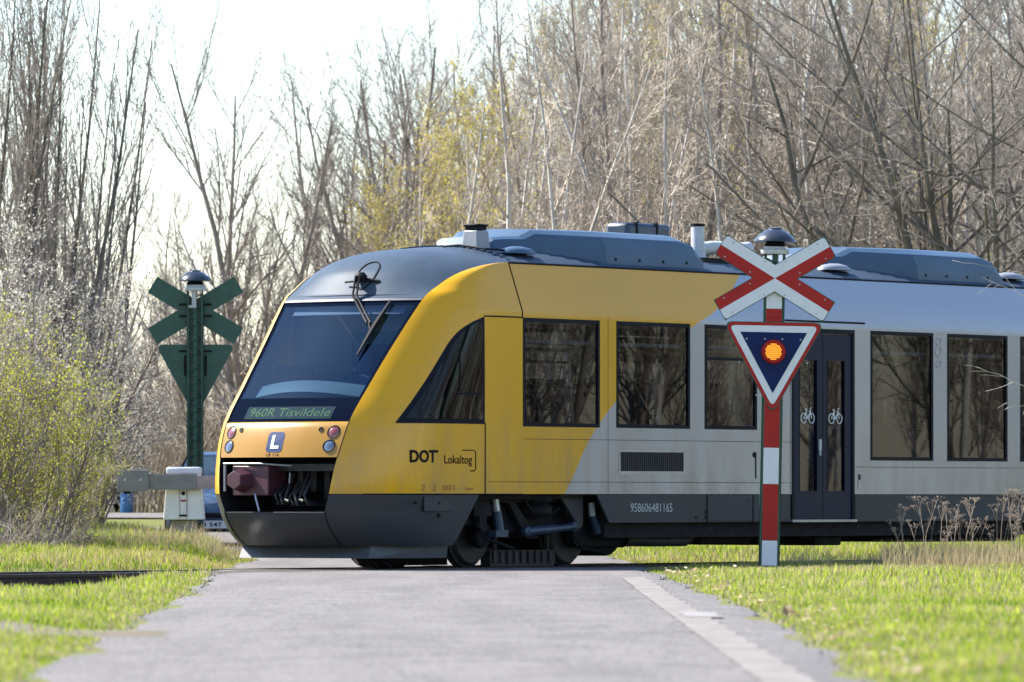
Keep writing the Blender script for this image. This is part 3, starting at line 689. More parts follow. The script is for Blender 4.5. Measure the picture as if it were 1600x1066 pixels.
# --- roof equipment
def fairing(dx):
    sec = [(3.56,.36,.26,3.72,3.80),(3.66,.46,.34,3.70,3.895),(3.85,.52,.38,3.69,3.915),(4.10,.60,.44,3.66,3.925),(4.24,.64,.52,3.66,4.005),(5.06,1.07,.80,3.572,4.005),(6.72,1.07,.80,3.572,4.005),(6.98,1.07,.78,3.572,3.95),(7.12,1.07,.74,3.572,3.82),(7.17,1.06,.72,3.575,3.70)]
    b = MB(); rows = []
    for s, tb, tt, z0, z1 in sec:
        pr = [(tb, z0), (tb, z0+.07*(z1-z0)), (tb-.02, z0+.45*(z1-z0)), (tb-.30*(tb-tt), z0+.80*(z1-z0)), (tt+.15*(tb-tt), z1-.04*(z1-z0)), (tt-.08, z1), (0, z1+.012)]
        r = [P(s+dx, t, z) for t, z in pr]+[P(s+dx, -t, z) for t, z in pr[-2::-1]]
        rows.append(r)
    b.grid(rows, 0); b.add(rows[-1], [tuple(range(len(rows[-1])))]); b.add(rows[0], [tuple(range(len(rows[0])-1,-1,-1))])
    o = b.build('roof_fairing', M['fairing'], train, smooth=16, bevel=.012)
    q = MB()
    for s in (5.25,5.75,6.25,6.75):
        for sg in (1, -1): q.lathe([(.02,-.01),(.02,.012)], P(s+dx, sg*1.06, 3.66), 'y', 8)
    q.tube([P(4.3+dx,.80,3.66), P(4.85+dx,1.03,3.60), P(5.05+dx,1.085,3.565), P(7.17+dx,1.085,3.565)], .012, 5)
    q.build('fairing_bolt', M['black'], o)
fairing(0); fairing(6.93); fairing(13.86)
b = MB(); b.box(P(7.2,-.46,3.74), P(8.15,-.12,4.2))
o = b.build('roof_cooler', M['darkroof'], train, bevel=.05)
q = MB()
for s in (7.40, 7.84): q.box(P(s-.02,-.47,3.76), P(s+.02,-.11,4.212))
q.build('cooler_rib', M['black'], o, bevel=.01)
b = MB(); b.add([P(s, t, z) for z, e in ((3.70,0),(3.95,.05)) for s, t in ((3.06+e*.4,.38+e*.4),(3.32-e*.2,.38+e*.4),(3.32-e*.2,.62-e*.4),(3.06+e*.4,.62-e*.4))], [(0,1,2,3),(7,6,5,4),(0,4,5,1),(1,5,6,2),(2,6,7,3),(3,7,4,0)])
o = b.build('roof_horn_box', M['paleroof'], train, bevel=.015)
q = MB(); q.box(P(3.09,.41,3.955), P(3.29,.59,4.0)); q.box(P(3.075,.395,3.995), P(3.30,.605,4.025)); q.build('box_cap', M['black'], o, bevel=.012)
q = MB(); q.tube([P(2.88,.25,3.76), P(2.86,.5,3.77), P(2.9,.85,3.72), P(3.2,.9,3.71)], .012, 6); q.build('cable', M['black'], o)
def vent(s, t):
    b = MB(); v = []; n = 20
    for r, z in ((1,0),(.96,.03),(.7,.065),(.3,.085)): v += [P(s+.30*r*math.cos(w), t+.17*r*math.sin(w), roof_z(t)+.02+z) for w in np.linspace(0, 2*math.pi, n, endpoint=False)]
    b.add(v, [(i*n+j, i*n+(j+1) % n, (i+1)*n+(j+1) % n, (i+1)*n+j) for i in range(3) for j in range(n)]+[tuple(3*n+j for j in range(n))]); b.build('roof_vent', M['fairing'] if s < 5 else M['paleroof'], train, smooth=50)
vent(3.48,.88); vent(10.28,.90); vent(14.5,.88)
b = MB(); b.tube([P(7.82,.5,3.74), P(7.82,.5,3.92), P(7.82,.5,4.17)], [.11,.085,.085], 16, 0); b.tube([P(7.82,.5,4.15), P(7.82,.5,4.185)], .088, 16, 1); b.tube([P(7.82,.5,3.86), P(8.1,.5,3.90), P(8.8,.5,3.90), P(9.0,.45,3.92)], .085, 14, 0)
for k in range(9): b.lathe([(.10,0),(.115,.012),(.10,.024)], P(8.82+k*.032, -.5, 3.90), 'x', 14, 1)
b.box(P(7.6,.3,3.70), P(8.2,.75,3.76), 1); b.build('exhaust_pipe', [M['bellgrey'], M['black']], train, smooth=40)
# round hatch on the dome
DR = [[(q[0], -q[1], q[2]) for q in r] for r in rows_dome]
def dome_z(s, t):
    ss, zz = [], []
    for r in DR:
        ts = [q[1] for q in r]
        if min(ts) <= t <= max(ts):
            o_ = np.argsort(ts); ss.append(float(np.interp(t, np.array(ts)[o_], np.array([q[0] for q in r])[o_]))); zz.append(float(np.interp(t, np.array(ts)[o_], np.array([q[2] for q in r])[o_])))
    o_ = np.argsort(ss); return float(np.interp(s, np.array(ss)[o_], np.array(zz)[o_]))
t0 = .12; s0 = min(np.linspace(1.4, 2.6, 200), key=lambda s: math.hypot(proj(s, t0, dome_z(s, t0))[1]-425, 0))
t0 += (575-proj(s0, t0, dome_z(s0, t0))[0])/110
b = MB(); b.tube([P(s0+.15*math.cos(w), t0+.13*math.sin(w), dome_z(s0+.15*math.cos(w), t0+.13*math.sin(w))+.004) for w in np.linspace(0, 2*math.pi, 25)], .010, 5, 0, False)
b.build('roof_hatch_ring', M['black'], train)
# ------------------------------------------------------------------ terrain
def sst(a, b, x):
    t = np.clip((np.asarray(x, float)-a)/(b-a), 0, 1); return t*t*(3-2*t)
def perp(X, Y):                                  # distance beyond the track centre line (negative: our side)
    return -((X-TO.x)*TN.x+(Y-TO.y)*TN.y)
RD = [10,29,40,52,62,66,72,80,88,95,104,112,122]
RL = [-2.1,-2.26,-2.5,-2.75,-2.95,-3.08,-3.3,-3.4,-3.4,-3.9,-6.2,-9.5,-14]
RR = [1.6,1.66,1.80,1.82,1.68,1.62,1.58,1.5,1.45,1.1,-.3,-1.6,-2.5]
def road_l(Y): return np.interp(Y, RD, RL)
def road_r(Y): return np.interp(Y, RD, RR)
def on_road(X, Y, m=0.0): return (X > road_l(Y)-m) & (X < road_r(Y)+m) & (Y < 122)
def road_z(Y): return np.interp(Y, [0,80,100,108,116,126,140], [0,0,.04,.10,.40,.56,.62])
def wav(X, Y, s, k):
    return np.sin(X*s+k)*np.cos(Y*s*1.17+k*2.3)+.5*np.sin(X*s*2.3+Y*s*1.9+k*.7)
def ground_z(X, Y):
    X = np.asarray(X, float); Y = np.asarray(Y, float); p = perp(X, Y)
    z = np.interp(p, [-9e3,2,5,14,30,60,200,3e3], [0,0,.10,.28,.50,.80,1.6,6])
    z = z+.05*sst(5.0,7.0,X)*sst(-2,-3.6,p)*sst(55,75,Y)
    z = z-.17*sst(-3.3,-4.3,X)*sst(-1.0,-2.0,p)*sst(50,60,Y)
    z = z+.025*wav(X, Y, .9, 1.3)*sst(2.2,3.5,np.abs(p))
    rz = road_z(Y); d = np.maximum(road_l(Y)-X, X-road_r(Y))
    w = (1-sst(.15,.75,d))*(Y < 124); z = z*(1-w)+(rz-.03)*w
    far = sst(6.0,3.4,np.abs(Y-119))*(X < -1); z = z*(1-far)+(.50+.012*(Y-119)-.03)*far
    off = sst(0,1.2,d)
    z = np.where(np.abs(p) < 2.4, z*sst(1.4,2.4,np.abs(p))+(-.13*off-.03)*(1-sst(1.4,2.4,np.abs(p))), z)
    return z
def groundmat():
    m = mat('soil_and_turf', (.12,.10,.05), .95, scale=1.6, col2=(.12,.15,.03), bump=.6, bscale=14, spec=.1)
    return m
M['ground'] = groundmat()
xs = np.concatenate([[-900,-400,-200,-120,-80,-60,-45,-35,-27,-21,-17], np.arange(-14,-6.2,.4), np.arange(-6.2,4.2,.15), np.arange(4.2,16.1,.4), [18,21,26,33,42,55,75,110,200,400,900]])
ys = np.concatenate([[-150,-60,-20,0,8,14], np.arange(18,128,.4), [130,134,140,150,165,185,210,250,320,450,700,1200,1900]])
gx, gy = np.meshgrid(xs, ys); gz = ground_z(gx, gy)
b = MB(); b.grid([[(gx[i,j], gy[i,j], gz[i,j]) for j in range(len(xs))] for i in range(len(ys))])
tag(b.build('ground', M['ground'], smooth=60), kind='structure')
def asphalt():
    m = mat('worn_asphalt', (.122,.111,.106), .88, scale=1.3, col2=(.17,.157,.150), bump=.35, bscale=160, spec=.25)
    nt = m.node_tree; N = nt.nodes; L = nt.links; bs = N['Principled BSDF']
    tc = N.new('ShaderNodeTexCoord'); src = bs.inputs['Base Color'].links[0].from_socket
    # fine stone speckle
    n = N.new('ShaderNodeTexNoise'); n.inputs['Scale'].default_value = 34; n.inputs['Detail'].default_value = 3; L.new(tc.outputs['Object'], n.inputs['Vector'])
    r = N.new('ShaderNodeMapRange'); r.inputs[1].default_value = .35; r.inputs[2].default_value = .7; r.inputs[3].default_value = .45; r.inputs[4].default_value = 1.6; L.new(n.outputs['Fac'], r.inputs[0])
    # wheel tracks and patches run along the road
    mp = N.new('ShaderNodeMapping'); mp.inputs['Scale'].default_value = (1.3,.10,1); L.new(tc.outputs['Object'], mp.inputs[0])
    n2 = N.new('ShaderNodeTexNoise'); n2.inputs['Scale'].default_value = 1.2; n2.inputs['Detail'].default_value = 5; L.new(mp.outputs[0], n2.inputs['Vector'])
    r2 = N.new('ShaderNodeMapRange'); r2.inputs[1].default_value = .3; r2.inputs[2].default_value = .7; r2.inputs[3].default_value = .84; r2.inputs[4].default_value = 1.12; L.new(n2.outputs['Fac'], r2.inputs[0])
    # cracks
    vo = N.new('ShaderNodeTexVoronoi'); vo.feature = 'DISTANCE_TO_EDGE'; vo.inputs['Scale'].default_value = .32
    mp3 = N.new('ShaderNodeMapping'); n3 = N.new('ShaderNodeTexNoise'); n3.inputs['Scale'].default_value = 1.5; L.new(tc.outputs['Object'], n3.inputs['Vector'])
    vm = N.new('ShaderNodeVectorMath'); vm.operation = 'ADD'; L.new(tc.outputs['Object'], vm.inputs[0]); L.new(n3.outputs['Color'], vm.inputs[1]); L.new(vm.outputs[0], vo.inputs['Vector'])
    r3 = N.new('ShaderNodeMapRange'); r3.inputs[1].default_value = .0; r3.inputs[2].default_value = .012; r3.inputs[3].default_value = .62; r3.inputs[4].default_value = 1; L.new(vo.outputs['Distance'], r3.inputs[0])
    k = src
    for q in (r, r2, r3):
        mx = N.new('ShaderNodeMix'); mx.data_type = 'RGBA'; mx.blend_type = 'MULTIPLY'; mx.inputs[0].default_value = 1
        L.new(k, mx.inputs[6]); L.new(q.outputs[0], mx.inputs[7]); k = mx.outputs[2]
    L.new(k, bs.inputs['Base Color']); return m
M['asphalt'] = asphalt()
rng = np.random.default_rng(7)
Ys = np.arange(8, 121, .5); b = MB(); rows = []
for y in Ys:
    jl, jr = (.09*math.sin(y*.9+k)+.05*math.sin(y*2.1+1+k) for k in (0, 1))
    l, r = float(road_l(y))+jl, float(road_r(y))+jr
    rows.append([(l+(r-l)*u, y, float(road_z(y))-.006-(.014 if u in (0, 1) else 0)-.02*(2*u-1)**2*(1 if y < 60 else 0)) for u in (0,.02,.1,.2,.35,.5,.65,.8,.9,.98,1)])
b.grid(rows, 0); tag(b.build('road', M['asphalt'], smooth=60), kind='structure')
b = MB(); rows = [[(x, y, .50+.012*(y-119)+.0) for y in np.linspace(116.2,122,7)] for x in np.arange(-60,-1,2)]
b.grid(rows, 0, flip=True); tag(b.build('side_road', M['asphalt'], smooth=60), kind='structure')
M['edgeline'] = mat('worn_edge_line', (.140,.125,.112), .85, scale=3.2, col2=(.215,.195,.178), bump=.2, bscale=120, spec=.2, stretch=(1,.35,1))
M['edgefaint'] = mat('faint_edge_line', (.14,.124,.122), .85, scale=1.6, col2=(.20,.18,.178), spec=.2, stretch=(1,.35,1))
M['edgebright'] = mat('fresh_edge_mark', (.17,.157,.15), .85, scale=5, col2=(.25,.235,.225), spec=.2)
def roadtop(x, y):
    l, r = float(road_l(y)), float(road_r(y)); u = (x-l)/(r-l)
    us = [0,.02,.1,.2,.35,.5,.65,.8,.9,.98,1]; zz = [-.006-(.014 if k in (0,1) else 0)-.02*(2*k-1)**2*(1 if y < 60 else 0) for k in us]
    return float(np.interp(u, us, zz))+float(road_z(y))
def strip(name, fl, fr_, y0, y1, m, lift=.006):
    b = MB(); rows = []
    for y in np.arange(y0, y1+.01, .5):
        a, c0 = fl(y)+.012*math.sin(y*5.3), fr_(y)+.015*math.sin(y*3.7+2)
        rows.append([(x, y, roadtop(x, y)+lift) for x in np.linspace(a, c0, 4)])
    b.grid(rows, 0); return tag(b.build(name, m, smooth=60), kind='structure')
strip('road_edge_line', lambda y: 1.12, lambda y: 1.37, 10, 68.0, M['edgeline'])
strip('road_edge_line', lambda y: 1.20, lambda y: 1.46, 45.6, 47.6, M['edgebright'], .010).name = 'road_edge_mark'
# soil path between the grass on the left, stony ballast along the track
M['soil'] = mat('bare_soil', (.10,.085,.06), .95, scale=2.5, col2=(.17,.15,.115), bump=.6, bscale=25, spec=.1)
b = MB(); rows = []
for x in np.arange(-7, -1.9, .2):
    c0 = 40.6+(-2.3-x)*.55+.15*math.sin(x*3); w = 1.5+.25*math.sin(x*2.1)
    rows.append([(x, y, float(ground_z(x, y))+(.012 if 0 < k < 4 else -.02)) for k, y in enumerate(np.linspace(c0-w, c0+w, 5))])
b.grid(rows, 0, flip=True); tag(b.build('path', M['soil'], smooth=60), kind='structure')
M['ballast'] = mat('dark_ballast', (.05,.043,.038), .95, scale=30, col2=(.14,.12,.105), bump=1, bscale=30, spec=.1)
b = MB()
for s0, s1 in ((-70, 0), (4.6, 140)):
    rows = []
    for s in np.arange(s0, s1+.1, 1.0):
        r = []
        for t in (-1.7,-1.3,-.5,.5,1.3,1.7):
            w = tw(s, t); r.append((w.x, w.y, float(ground_z(w.x, w.y))+(.03 if abs(t) < 1.5 else -.03)))
        rows.append(r)
    b.grid(rows, 0, flip=True)
tag(b.build('ballast_bed', M['ballast'], smooth=60), kind='structure')
# rails
M['rail'] = mat('rusty_rail', (.045,.028,.022), .7, .3, var=.4, scale=8)
trk = thing('railway_track', 'pair of rusty rails with bright worn heads crossing the road under the railcar', 'railway track', TO, TA)
for sg in (1, -1):
    b = MB(); c0 = -sg*.7525; pr = [(-.065,-.155),(.065,-.155),(.065,-.145),(.012,-.12),(.012,-.045),(.036,-.035),(.036,-.008),(.028,0),(-.028,0),(-.036,-.008),(-.036,-.035),(-.012,-.045),(-.012,-.12),(-.065,-.145)]
    n = len(pr); v = [(s, c0+a, z) for s in (-70, 140) for a, z in pr]
    b.add(v, [(i, (i+1) % n, (i+1) % n+n, i+n) for i in range(n)])
    for i, q in enumerate(b.f):
        if i in (7,): b.m[i] = 1
    b.build('rail', [M['rail'], M['steel']], trk, smooth=0)

for sg in (1, -1):
    b = MB()
    for c0, w_ in ((.665, .035), (.815, .025)): b.box((-.5, -sg*c0-w_, -.03), (7.5, -sg*c0+w_, .0005))
    b.build('flangeway', M['ballast'], trk, smooth=0)
# loose grit and small stones where the asphalt crumbles into the verge
rs = np.random.default_rng(12); b = MB()
for i in range(1500):
    y = 29+44*rs.random(); side = rs.random() < .5; e = abs(rs.normal(0, .16))-.10
    x = float(road_l(y))-e if side else float(road_r(y))+e; r_ = .004+.012*rs.random()**3; z_ = max(float(ground_z(x, y)), roadtop(x, y) if e < 0 else -9)+r_*.4
    a = rs.random(3)*6.28; pts = [(x+r_*1.3*math.cos(a[0]+k*2.09), y+r_*1.3*math.sin(a[0]+k*2.09), z_-r_*.5) for k in range(3)]+[(x+r_*.2, y, z_+r_*.8)]
    b.add(pts, [(0,1,3),(1,2,3),(2,0,3)])
tag(b.build('grit', mat('grit', (.12,.10,.085), .9, scale=9, col2=(.28,.25,.22)), smooth=0), 'loose grit and small stones along both crumbling road edges', 'grit', kind='stuff')
# ------------------------------------------------------------------ level crossing signals
def crossing_signal(name, label, loc, rz, tilt):
    o = thing(name, label, 'crossing signal', loc, rz, None); o.rotation_euler = (0, tilt, rz)
    m = MB()
    for sx in (-1, 1):
        m.box((sx*.105-.014, -.05, 0), (sx*.105+.014, -.035, 3.62)); m.box((sx*.105-.014, .035, 0), (sx*.105+.014, .05, 3.62)); m.box((sx*.117-.004, -.05, 0), (sx*.117+.004, .05, 3.62))
    for y in (-.03, .03):
        pts = [((-1 if k % 2 else 1)*.10, y, .08+k*.105) for k in range(34)]
        for a, c0 in zip(pts[:-1], pts[1:]): m.tube([a, c0], .009, 5)
    m.box((-.03,-.02,.0), (.03,.02,3.6))
    m.build('lattice_mast', M['green'], o, smooth=0)
    gb = MB(); gb.box((-.092,-.0555,0), (.092,-.0515,3.42)); gb.build('board_backing', M['green'], o, smooth=0)
    bd = MB(); bands = [(0,.29,1),(.29,.94,0),(.94,1.36,1),(1.36,1.96,0),(1.96,2.86,0),(2.86,2.96,0),(2.96,3.42,1)]
    for a, c0, k in bands: bd.box((-.088,-.07,a+.001), (.088,-.056,c0-.001), k)
    bd.build('striped_board', [M['signred'], M['signwhite']], o, smooth=0, bevel=.002)
    zc = 3.31; an = R(31); L = .728; h = .128
    cr = MB(); back = MB()
    for sx in (-1, 1):
        for sy in (-1, 1):
            d = (sx*math.cos(an), sy*math.sin(an)); nup = (-sx*math.sin(an), sy*math.cos(an))
            tip = (d[0]*L, d[1]*L); tw_ = (tip[0]+nup[0]*h, tip[1]+nup[1]*h); tr_ = (tip[0]-nup[0]*h, tip[1]-nup[1]*h)
            iw = (0, sy*h/math.cos(an)); ir = (sx*h/math.sin(an), 0)
            rc = .022; cut = lambda q, e: (q[0]+e[0], q[1]+e[1])
            wp_ = [(0,0), tip, (tw_[0]-nup[0]*rc, tw_[1]-nup[1]*rc), (tw_[0]-d[0]*rc, tw_[1]-d[1]*rc), iw]
            rp_ = [(0,0), ir, (tr_[0]-d[0]*rc, tr_[1]-d[1]*rc), (tr_[0]+nup[0]*rc, tr_[1]+nup[1]*rc), tip]
            for poly, k in ((wp_, 1), (rp_, 0)):
                cr.prism(poly, (0,-.118,zc), (1,0,0), (0,0,1), (0,.004,0), k)
            e = .008; L2, h2 = L+e, h+e
            t2 = (d[0]*L2, d[1]*L2); q1 = (t2[0]+nup[0]*h2, t2[1]+nup[1]*h2); q2 = (t2[0]-nup[0]*h2, t2[1]-nup[1]*h2)
            back.prism([(0,0), (sx*h2/math.sin(an),0), q2, q1, (0, sy*h2/math.cos(an))], (0,-.112,zc), (1,0,0), (0,0,1), (0,.012,0), 0)
            for a, s_ in ((.2,.8),(.62,.75),(.62,-.75),(.28,-.7)):
                p = (d[0]*a+nup[0]*h*s_, d[1]*a+nup[1]*h*s_); cr.lathe([(.009,-.006),(.009,.0)], (p[0],-.118,zc+p[1]), 'y', 8, 2)
    bb = back.build('crossbuck', M['green'], o, smooth=0)
    cr.build('crossbuck_face', [M['signred'], M['signwhite'], M['galv']], bb, smooth=0)
    # triangle
    zt = 2.80
    def tri(ins, rc):
        hw, H = .575, 1.045; k = math.hypot(hw, H)
        a = ins; zt_ = -a; sl = a*k/H                       # horizontal shift of the slanted sides
        x0 = hw-sl-a*hw/H; apex = -(H-(a*k/hw))
        c_ = [(-x0, zt_), (x0, zt_), (0, apex)]; out = []
        for i in range(3):
            p0, p1, p2 = Vector(c_[i-1]), Vector(c_[i]), Vector(c_[(i+1) % 3]); u = (p0-p1).normalized(); w = (p2-p1).normalized()
            if rc <= 0: out.append(tuple(p1)); continue
            for t in np.linspace(0, 1, 7): out.append(tuple(p1+u*rc*(1-t)**2+w*rc*t*t))
        return out
    tb = MB(); tb.prism(tri(-.008,.13), (0,-.092,zt), (1,0,0), (0,0,1), (0,.014,0)); tb = tb.build('warning_board', M['green'], o, smooth=0)
    f = MB(); f.prism(tri(0,.13), (0,-.096,zt), (1,0,0), (0,0,1), (0,.003,0), 0); f.prism(tri(.036,.075), (0,-.099,zt), (1,0,0), (0,0,1), (0,.002,0), 1); f.prism(tri(.112,.0), (0,-.102,zt), (1,0,0), (0,0,1), (0,.002,0), 2)
    for x in (-.31,-.10,.10,.31): f.lathe([(.010,-.006),(.010,0)], (x,-.102,zt-.19), 'y', 8, 3)
    for x, z in ((-.40,-.48),(.40,-.48),(-.19,-.86),(.19,-.86)): f.lathe([(.010,-.008),(.010,0)], (x*.98,-.100,zt+z+.02), 'y', 8, 3)
    f.build('board_face', [M['signred'], M['signwhite'], M['signblue'], M['galv']], tb, smooth=0)
    lz = zt-.335; l = MB(); l.lathe([(.142,.0),(.142,-.03),(.128,-.075),(.112,-.078),(.108,-.03)], (0,-.102,lz), 'y', 28, 0)
    l = l.build('lamp_housing', M['signred'], tb, smooth=40)
    e = MB(); e.lathe([(.108,.0),(.108,-.02)], (0,-.108,lz), 'y', 28, 0)
    k = .0245
    for i in range(-6, 7):
        for j in range(-6, 7):
            x, z = (j+(i % 2)*.5)*k, i*k*.88
            if math.hypot(x, z) < .097: e.lathe([(.0085,-.004),(.005,-.006)], (x,-.128,lz+z), 'y', 6, 1)
    e.build('amber_light', [M['lamp'], M['lampdot']], o, smooth=0)
    # bell on top
    b = MB(); b.lathe([(.155,0),(.165,.02),(.165,.05),(.13,.06),(.13,.085),(.10,.09)], (0,0,3.59), 'z', 24)
    b.build('bell_base', M['bellgrey'], o)
    b = MB(); b.lathe([(.10,.0),(.13,.01),(.085,.08),(.08,.10)], (0,0,3.68), 'z', 20); b.build('bell_neck', M['black'], o)
    b = MB(); b.lathe([(.20,-.004),(.245,0),(.24,.02),(.20,.065),(.14,.115),(.085,.14),(.08,.158),(.03,.165)], (0,0,3.735), 'z', 32); b.build('bell_hood', M['blackbell'], o)
    b = MB()
    for zz_ in (zc-.085, zc+.085, zt-.09): b.box((-.24,-.09,zz_-.014), (.24,-.055,zz_+.014))
    for x in (-.15,.15): b.box((x-.016,-.075,zt-.45), (x+.016,-.055,zt-.15))
    b.build('sign_bracket', M['black'], o, smooth=0)
    b = MB(); b.box((-.02,.052,3.34), (.045,.09,3.62)); b.box((.02,.052,3.34), (.09,.075,3.38)); b.build('bell_terminal', M['galv'], o, smooth=0)
    return o
zR = .815-(884-778)*76/F
crossing_signal('crossing_signal', 'red and white crossbuck above blue triangle with lit amber lamp', ((1201.5-800)/F*76, 76, zR), 0, R(1.1))
zL = .815-(838-778)*96.5/F
crossing_signal('crossing_signal', 'dark green back of a crossbuck on lattice post behind the barrier machine', ((305-800)/F*96.5, 96.5, zL), math.pi, 0)
# small hub behind the near post so the boards meet it
# ------------------------------------------------------------------ barrier machine
M['machine'] = mat('machine_white', (.70,.67,.61), .5, var=.10, scale=4)
M['concrete'] = mat('concrete_base', (.26,.24,.2), .9, var=.3, scale=7, bump=.5)
M['arm'] = mat('weathered_arm', (.16,.15,.135), .7, scale=5, col2=(.24,.225,.2), stretch=(.4,1,1), bump=.2)
M['armred'] = mat('faded_red_white', (.34,.25,.23), .7, var=.3, scale=6)
D = 93.5; q = D/F; cx = (288-800)*q
br = thing('barrier_machine', 'white crossing barrier machine on a concrete foot with a weathered counterweight arm', 'barrier', (cx, D, 0))
z = lambda y: .815+(HZ-y)*q
b = MB(); v = []
for zz_, hw, hd in ((z(812),.285,.27),(z(742),.235,.24),(z(734),.235,.24)): v += [(-hw,-hd,zz_),(hw,-hd,zz_),(hw,hd,zz_),(-hw,hd,zz_)]
b.add(v, [(0,3,2,1)]+[(i*4+j, i*4+(j+1) % 4, (i+1)*4+(j+1) % 4, (i+1)*4+j) for i in range(2) for j in range(4)]+[(8,9,10,11)])
b.build('machine_housing', M['machine'], br, smooth=0, bevel=.012)
b = MB(); b.box((-.245,-.25,z(742)), (.245,.25,z(730))); b.build('housing_lid', M['signwhite'], br, bevel=.03)
b = MB(); b.box((-.045,-.275,z(808)), (.045,-.262,z(766)), 0); b.box((-.052,-.272,z(810)), (-.045,-.262,z(766)), 1); b.box((.045,-.272,z(810)), (.052,-.262,z(766)), 1)
b.box((-.035,-.28,z(784)), (.035,-.272,z(781)), 2); b.box((-.06,-.285,z(807)), (.05,-.275,z(804)), 1); b.lathe([(.03,-.005),(.03,.005)], (0,-.28,z(771)), 'y', 10, 1); b.build('machine_door', [M['machine'], M['black'], M['signred']], br, smooth=0)
b = MB(); v = []
for zz_, hw in ((z(850),.21),(z(813),.17)): v += [(-hw,-hw,zz_),(hw,-hw,zz_),(hw,hw,zz_),(-hw,hw,zz_)]
b.add(v, [(0,1,5,4),(1,2,6,5),(2,3,7,6),(3,0,4,7),(4,5,6,7)]); b.build('concrete_foot', M['concrete'], br, smooth=0, bevel=.01)
b = MB(); xa = (235-288)*q; b.box((xa,-.36,z(765.5)), (.19,-.30,z(741))); b.box((.195,-.355,z(764)), (1.3,-.305,z(744)), 1); b.box((1.3,-.35,z(760)), (5.4,-.31,z(748)), 1)
for x in (-.15,.17): b.lathe([(.012,-.008),(.012,.0)], (x,-.36,z(753)), 'y', 8, 2); 
for yy in (748,758): b.lathe([(.01,-.008),(.01,0)], (.175,-.36,z(yy)), 'y', 8, 2)
b.tube([(0,-.32,z(753)), (0,-.2,z(753))], .05, 12, 2); b.build('barrier_arm', [M['arm'], M['armred'], M['galv']], br, smooth=0, bevel=.004)
b = MB(); b.box(((186-288)*q,-.40,z(768)), ((234.5-288)*q,-.26,z(735.5)), 0); b.box(((195-288)*q,-.36,z(772)), ((206-288)*q,-.3,z(768)), 1)
b.box(((198-288)*q,-.37,z(736)), ((238-288)*q,-.29,z(733.5)), 0); b.tube([((213-288)*q,-.33,z(772)), ((216-288)*q,-.33,z(768))], .05, 8, 0)
for x in (198, 222): b.lathe([(.018,-.012),(.018,0)], ((x-288)*q,-.40,z(750)), 'y', 8, 2)
b.build('counterweight', [M['arm'], M['black'], M['signwhite']], br, smooth=0, bevel=.008)

# ------------------------------------------------------------------ waiting car
M['carblue'] = mat('car_blue', (.018,.055,.115), .5, .0, coat=.05, scale=3, var=.06)
M['carglass'] = mat('car_glass', (.03,.05,.07), .06, coat=.4)
M['tyre'] = mat('tyre', (.02,.02,.022), .85)
car = thing('parked_car', 'light blue hatchback waiting at the barrier, half hidden behind the nose of the railcar', 'car', ((339-800)/F*103, 103, float(road_z(103))-.005), R(-2))
def car_sec(y):                                     # half widths and heights along the car, front at y = 0
    return None
b = MB(); S = [(0.0,.62,.30,.50,.62),(.06,.74,.24,.62,.70),(.25,.81,.20,.74,.74),(.75,.845,.18,.84,.78),(1.05,.85,.18,.92,.78),(2.0,.86,.18,.95,.80),(3.0,.85,.20,.98,.80),(3.55,.82,.24,.98,.76),(3.72,.74,.34,.90,.66)]
rows = []
for y, w, z0, z1, wt in S:
    r = [(w*.86, y, z0), (w, y, z0+.12), (w*1.0, y, z0+.55*(z1-z0)), (w*.97, y, z1-.06), (wt, y, z1), (wt*.5, y, z1+.025), (0, y, z1+.03)]
    rows.append(r+[(-x, a, c0) for x, a, c0 in r[-2::-1]])
b.grid(rows, 0); b.add(rows[0], [tuple(range(13))]); b.add(rows[-1], [tuple(range(12,-1,-1))]); b.build('body', M['carblue'], car, smooth=40, bevel=.02)
b = MB(); C = [(1.02,.76,.93),(1.70,.62,1.42),(2.1,.60,1.49),(3.0,.60,1.46),(3.62,.70,.98)]
pts = [[(-w, y, z1), (w, y, z1)] for y, w, z1 in C]
def quad(a, c0, m_, lift=0): b.add([(-a[1],a[0],a[2]),(a[1],a[0],a[2]),(c0[1],c0[0],c0[2]),(-c0[1],c0[0],c0[2])], [(0,1,2,3)], m_)
quad(C[1], C[2], 0); quad(C[2], C[3], 0)
for sx in (-1, 1): b.add([(sx*.84,1.3,.93),(sx*.62,1.70,1.42),(sx*.60,2.1,1.49),(sx*.60,3.0,1.46),(sx*.78,3.55,.98)], [(0,1,2,3,4)], 0)
b.box((-.61,1.75,1.40), (.61,3.0,1.44), 0); o = b.build('roof', M['carblue'], car, smooth=0)
b = MB(); b.add([(-.74,1.04,.955),(.74,1.04,.955),(.60,1.68,1.41),(-.60,1.68,1.41)], [(0,1,2,3)]); b.add([(-.66,3.63,1.0),(.66,3.63,1.0),(.57,3.02,1.44),(-.57,3.02,1.44)], [(0,1,2,3)]); b.build('windscreen', M['carglass'], car, smooth=0)
